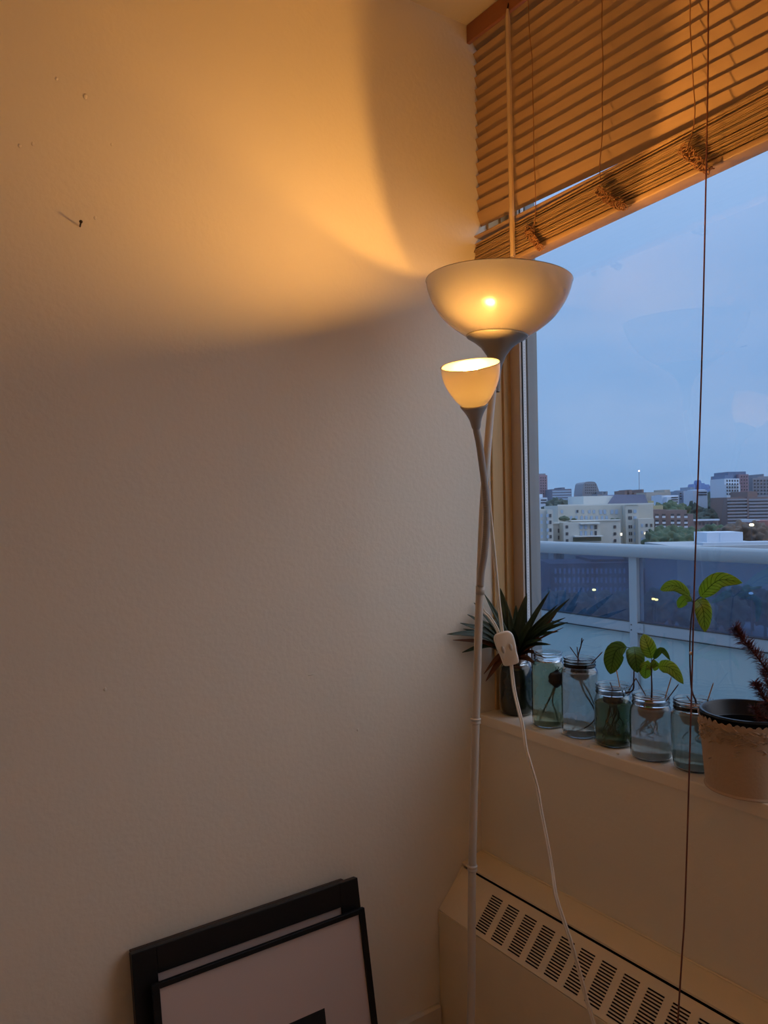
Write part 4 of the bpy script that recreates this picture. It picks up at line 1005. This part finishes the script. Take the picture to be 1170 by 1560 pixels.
# street lamps
def slamp(label, px, py, D, col, s, r):
    p = CP(px, py, D); t = thing('street_lamp', label, 'street lamp', (p.x, p.y, GZ))
    obj('lamp_post', TB([Vector((p.x, p.y, GZ)), p-Vector((0, 0, r*.5))], [.16, .09], 8), M['gl_dark'], t)
    b = bmesh.new(); bmesh.ops.create_icosphere(b, subdivisions=2, radius=r)
    for v in b.verts: v.co = Vector((v.co.x, v.co.y, v.co.z*.6))+p
    obj('lamp_head', b, emit('lamp_glow', col, s), t, True)
slamp('lit street lamp left of the railing post, yellow glow', 905, 898.5, 160, (255, 214, 110), 14, .38)
slamp('lit street lamp right beside the railing post', 970.5, 892.5, 150, (255, 214, 110), 14, .36)
slamp('first of the paired yellow street lamps right of the post', 995.5, 912.5, 150, (255, 190, 90), 14, .36)
slamp('second of the paired yellow street lamps right of the post', 1000, 913.5, 152, (255, 200, 100), 14, .34)
slamp('bright yellow lamp below the striped slab', 1145, 799.5, 262, (255, 226, 150), 12, .75)
slamp('tall unlit-looking pale street light behind the right glass', 1144, 904, 120, (170, 190, 210), 1.2, .35)
# trees
fol = [cm('foliage_green', (58, 76, 56), .9, var=.3, vscale=.35), cm('foliage_deep', (50, 64, 58), .9, var=.3, vscale=.3), cm('foliage_autumn', (84, 72, 62), .9, var=.3, vscale=.3)]
def crownmesh(m, seed):
    bm = blob((0, 0, 0), 1, (1, 1, .92), .55, 4, seed)
    for v in bm.verts: v.co += v.co.normalized()*.16*mnoise.noise(v.co*6+Vector((seed, 4, 1)))
    me = bpy.data.meshes.new('crown'); bm.to_mesh(me); bm.free(); me.materials.append(m)
    for p in me.polygons: p.use_smooth = True
    return me
CM = [[crownmesh(m, s*3.7+i) for s in range(3)] for i, m in enumerate(fol)]
tm = bpy.data.meshes.new('trunk'); b = bmesh.new(); tube(b, [(0, 0, 0), (0, 0, 1)], [.45, .25], 8); b.to_mesh(tm); b.free(); tm.materials.append(cm('bark', (60, 54, 50)))
def tree(px, pytop, D, r, kind, label, group):
    top = CP(px, pytop, D); zc = top.z-r*.9
    t = thing('tree', label, 'tree', (top.x, top.y, GZ), group)
    o = bpy.data.objects.new('crown', CM[kind][rnd.randrange(3)]); COL.objects.link(o); o.parent = t; o.location = (0, 0, zc-GZ); o.scale = (r, r, r*1.0); o.rotation_euler = (0, 0, rnd.uniform(0, 6))
    u = bpy.data.objects.new('trunk', tm); COL.objects.link(u); u.parent = t; u.scale = (1, 1, max(.5, zc-GZ))
rt = random.Random(12)
groups = [
 (range(998, 1096, 5), lambda x: 805+rt.uniform(-5, 4), 300, 4.4, 0, 'green tree in the belt in front of the walk-up with balconies', 'trees in front of the walk-up'),
 (range(1000, 1100, 6), lambda x: 813+rt.uniform(-4, 4), 260, 4.4, 0, 'green tree in the near belt beside the flat-roofed building', 'trees beside the flat roof'),
 (range(1032, 1106, 5), lambda x: 786-(x-1032)*.15+rt.uniform(-3, 3), 430, 6.5, 1, 'dark tree in the middle of the wooded ridge', 'trees on the middle ridge'),
 (range(1060, 1106, 5), lambda x: 768+rt.uniform(-4, 3), 520, 8.5, 1, 'dark tree high on the wooded ridge left of the striped slab', 'trees high on the ridge'),
 (range(1074, 1106, 6), lambda x: 755+rt.uniform(-2, 3), 640, 11, 1, 'tree on the top line of the ridge beside the white high-rise', 'trees on the ridge top line'),
 (range(1010, 1036, 5), lambda x: 766+rt.uniform(-3, 3), 410, 6, 0, 'olive tree below the pale terraced flats', 'trees below the terraced flats'),
 (range(1108, 1160, 6), lambda x: 800+rt.uniform(-4, 3), 290, 4.6, 2, 'brownish tree between striped slab and flat-roofed building', 'trees below the striped slab'),
 (range(842, 862, 5), lambda x: 771+rt.uniform(-3, 3), 380, 6, 1, 'dark tree between the two cream blocks', 'trees between the cream blocks'),
 (range(846, 892, 7), lambda x: 764+rt.uniform(-2, 2), 450, 7, 1, 'tree behind the cream block below the office slab', 'trees below the office slab'),
 (range(830, 1010, 9), lambda x: 906+rt.uniform(-8, 8), 205, 4.2, 1, 'dark tree seen through the left railing glass', 'trees behind the left railing glass'),
 (range(1000, 1180, 9), lambda x: 902+rt.uniform(-8, 10), 190, 4.2, 1, 'dark tree seen through the right railing glass', 'trees behind the right railing glass'),
]
for xs, yf_, D, r, kd, lab, g in groups:
    for i_, x in enumerate(list(xs)[::2]): tree(x+2+rt.uniform(-1.5, 1.5), yf_(x), D+(i_ % 3-1)*r*1.9+rt.uniform(-2, 2), r*rt.uniform(.85, 1.1), kd, lab, g)

# ================================================================== WORLD + LIGHT
wd = bpy.data.worlds.new('dusk'); scene.world = wd; wd.use_nodes = True; nt = wd.node_tree
bg = nt.nodes['Background']; tc = nt.nodes.new('ShaderNodeTexCoord'); sx = nt.nodes.new('ShaderNodeSeparateXYZ'); nt.links.new(tc.outputs['Generated'], sx.inputs[0])
rp = nt.nodes.new('ShaderNodeValToRGB'); rp.color_ramp.interpolation = 'EASE'
els = rp.color_ramp.elements; els[0].position = 0; els[0].color = lin((126, 168, 216)); els[1].position = .75; els[1].color = lin((128, 166, 222))
for p_, c_ in ((.08, (137, 178, 226)), (.22, (140, 182, 232)), (.40, (163, 198, 244))):
    e = els.new(p_); e.color = lin(c_)
nt.links.new(sx.outputs[2], rp.inputs[0])
mp = nt.nodes.new('ShaderNodeMapping'); mp.inputs['Scale'].default_value = (1.4, 1.4, 4.5); nt.links.new(tc.outputs['Generated'], mp.inputs[0])
n = nt.nodes.new('ShaderNodeTexNoise'); n.inputs['Scale'].default_value = 2.2; n.inputs['Detail'].default_value = 5; nt.links.new(mp.outputs[0], n.inputs['Vector'])
mr = nt.nodes.new('ShaderNodeMapRange'); mr.inputs[1].default_value = .45; mr.inputs[2].default_value = .75; mr.inputs[3].default_value = 0; mr.inputs[4].default_value = .45; nt.links.new(n.outputs['Fac'], mr.inputs[0])
mx_ = nt.nodes.new('ShaderNodeMixRGB'); nt.links.new(mr.outputs[0], mx_.inputs[0]); nt.links.new(rp.outputs[0], mx_.inputs[1]); mx_.inputs[2].default_value = lin((172, 196, 232))
# added sky glow, out of view to the side and overhead, brightens the room
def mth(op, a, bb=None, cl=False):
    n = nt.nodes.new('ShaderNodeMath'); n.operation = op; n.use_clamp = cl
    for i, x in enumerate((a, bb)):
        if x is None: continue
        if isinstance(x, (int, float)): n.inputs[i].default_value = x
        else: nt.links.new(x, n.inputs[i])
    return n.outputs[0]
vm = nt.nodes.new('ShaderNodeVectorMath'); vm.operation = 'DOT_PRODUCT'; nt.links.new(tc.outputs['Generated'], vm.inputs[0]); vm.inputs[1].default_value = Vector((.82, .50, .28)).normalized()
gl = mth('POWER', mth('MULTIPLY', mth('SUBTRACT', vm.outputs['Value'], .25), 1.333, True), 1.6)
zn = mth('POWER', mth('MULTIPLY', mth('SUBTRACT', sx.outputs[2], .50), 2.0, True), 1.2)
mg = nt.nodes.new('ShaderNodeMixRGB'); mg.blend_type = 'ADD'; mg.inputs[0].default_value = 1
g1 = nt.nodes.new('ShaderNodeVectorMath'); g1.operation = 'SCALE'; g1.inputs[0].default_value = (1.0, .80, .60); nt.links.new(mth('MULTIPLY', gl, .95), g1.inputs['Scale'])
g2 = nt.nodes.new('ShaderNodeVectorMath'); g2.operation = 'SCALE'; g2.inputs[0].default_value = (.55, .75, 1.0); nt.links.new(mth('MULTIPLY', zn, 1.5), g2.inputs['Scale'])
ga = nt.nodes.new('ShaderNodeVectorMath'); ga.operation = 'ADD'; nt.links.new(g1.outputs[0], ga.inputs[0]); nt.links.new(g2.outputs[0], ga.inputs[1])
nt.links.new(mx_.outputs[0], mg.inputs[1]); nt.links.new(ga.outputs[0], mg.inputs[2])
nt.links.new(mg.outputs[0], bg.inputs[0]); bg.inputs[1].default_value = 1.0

vs_ = scene.view_settings; scene.display_settings.display_device = 'sRGB'
vs_.view_transform = 'Standard'; vs_.look = 'None'; vs_.gamma = 1; vs_.use_curve_mapping = False; vs_.exposure = .18
cy_ = scene.cycles
cy_.max_bounces = 12; cy_.diffuse_bounces = 6; cy_.glossy_bounces = 4; cy_.transmission_bounces = 12; cy_.transparent_max_bounces = 16
cy_.caustics_refractive = True; cy_.caustics_reflective = False; cy_.sample_clamp_indirect = 4; cy_.use_denoising = True
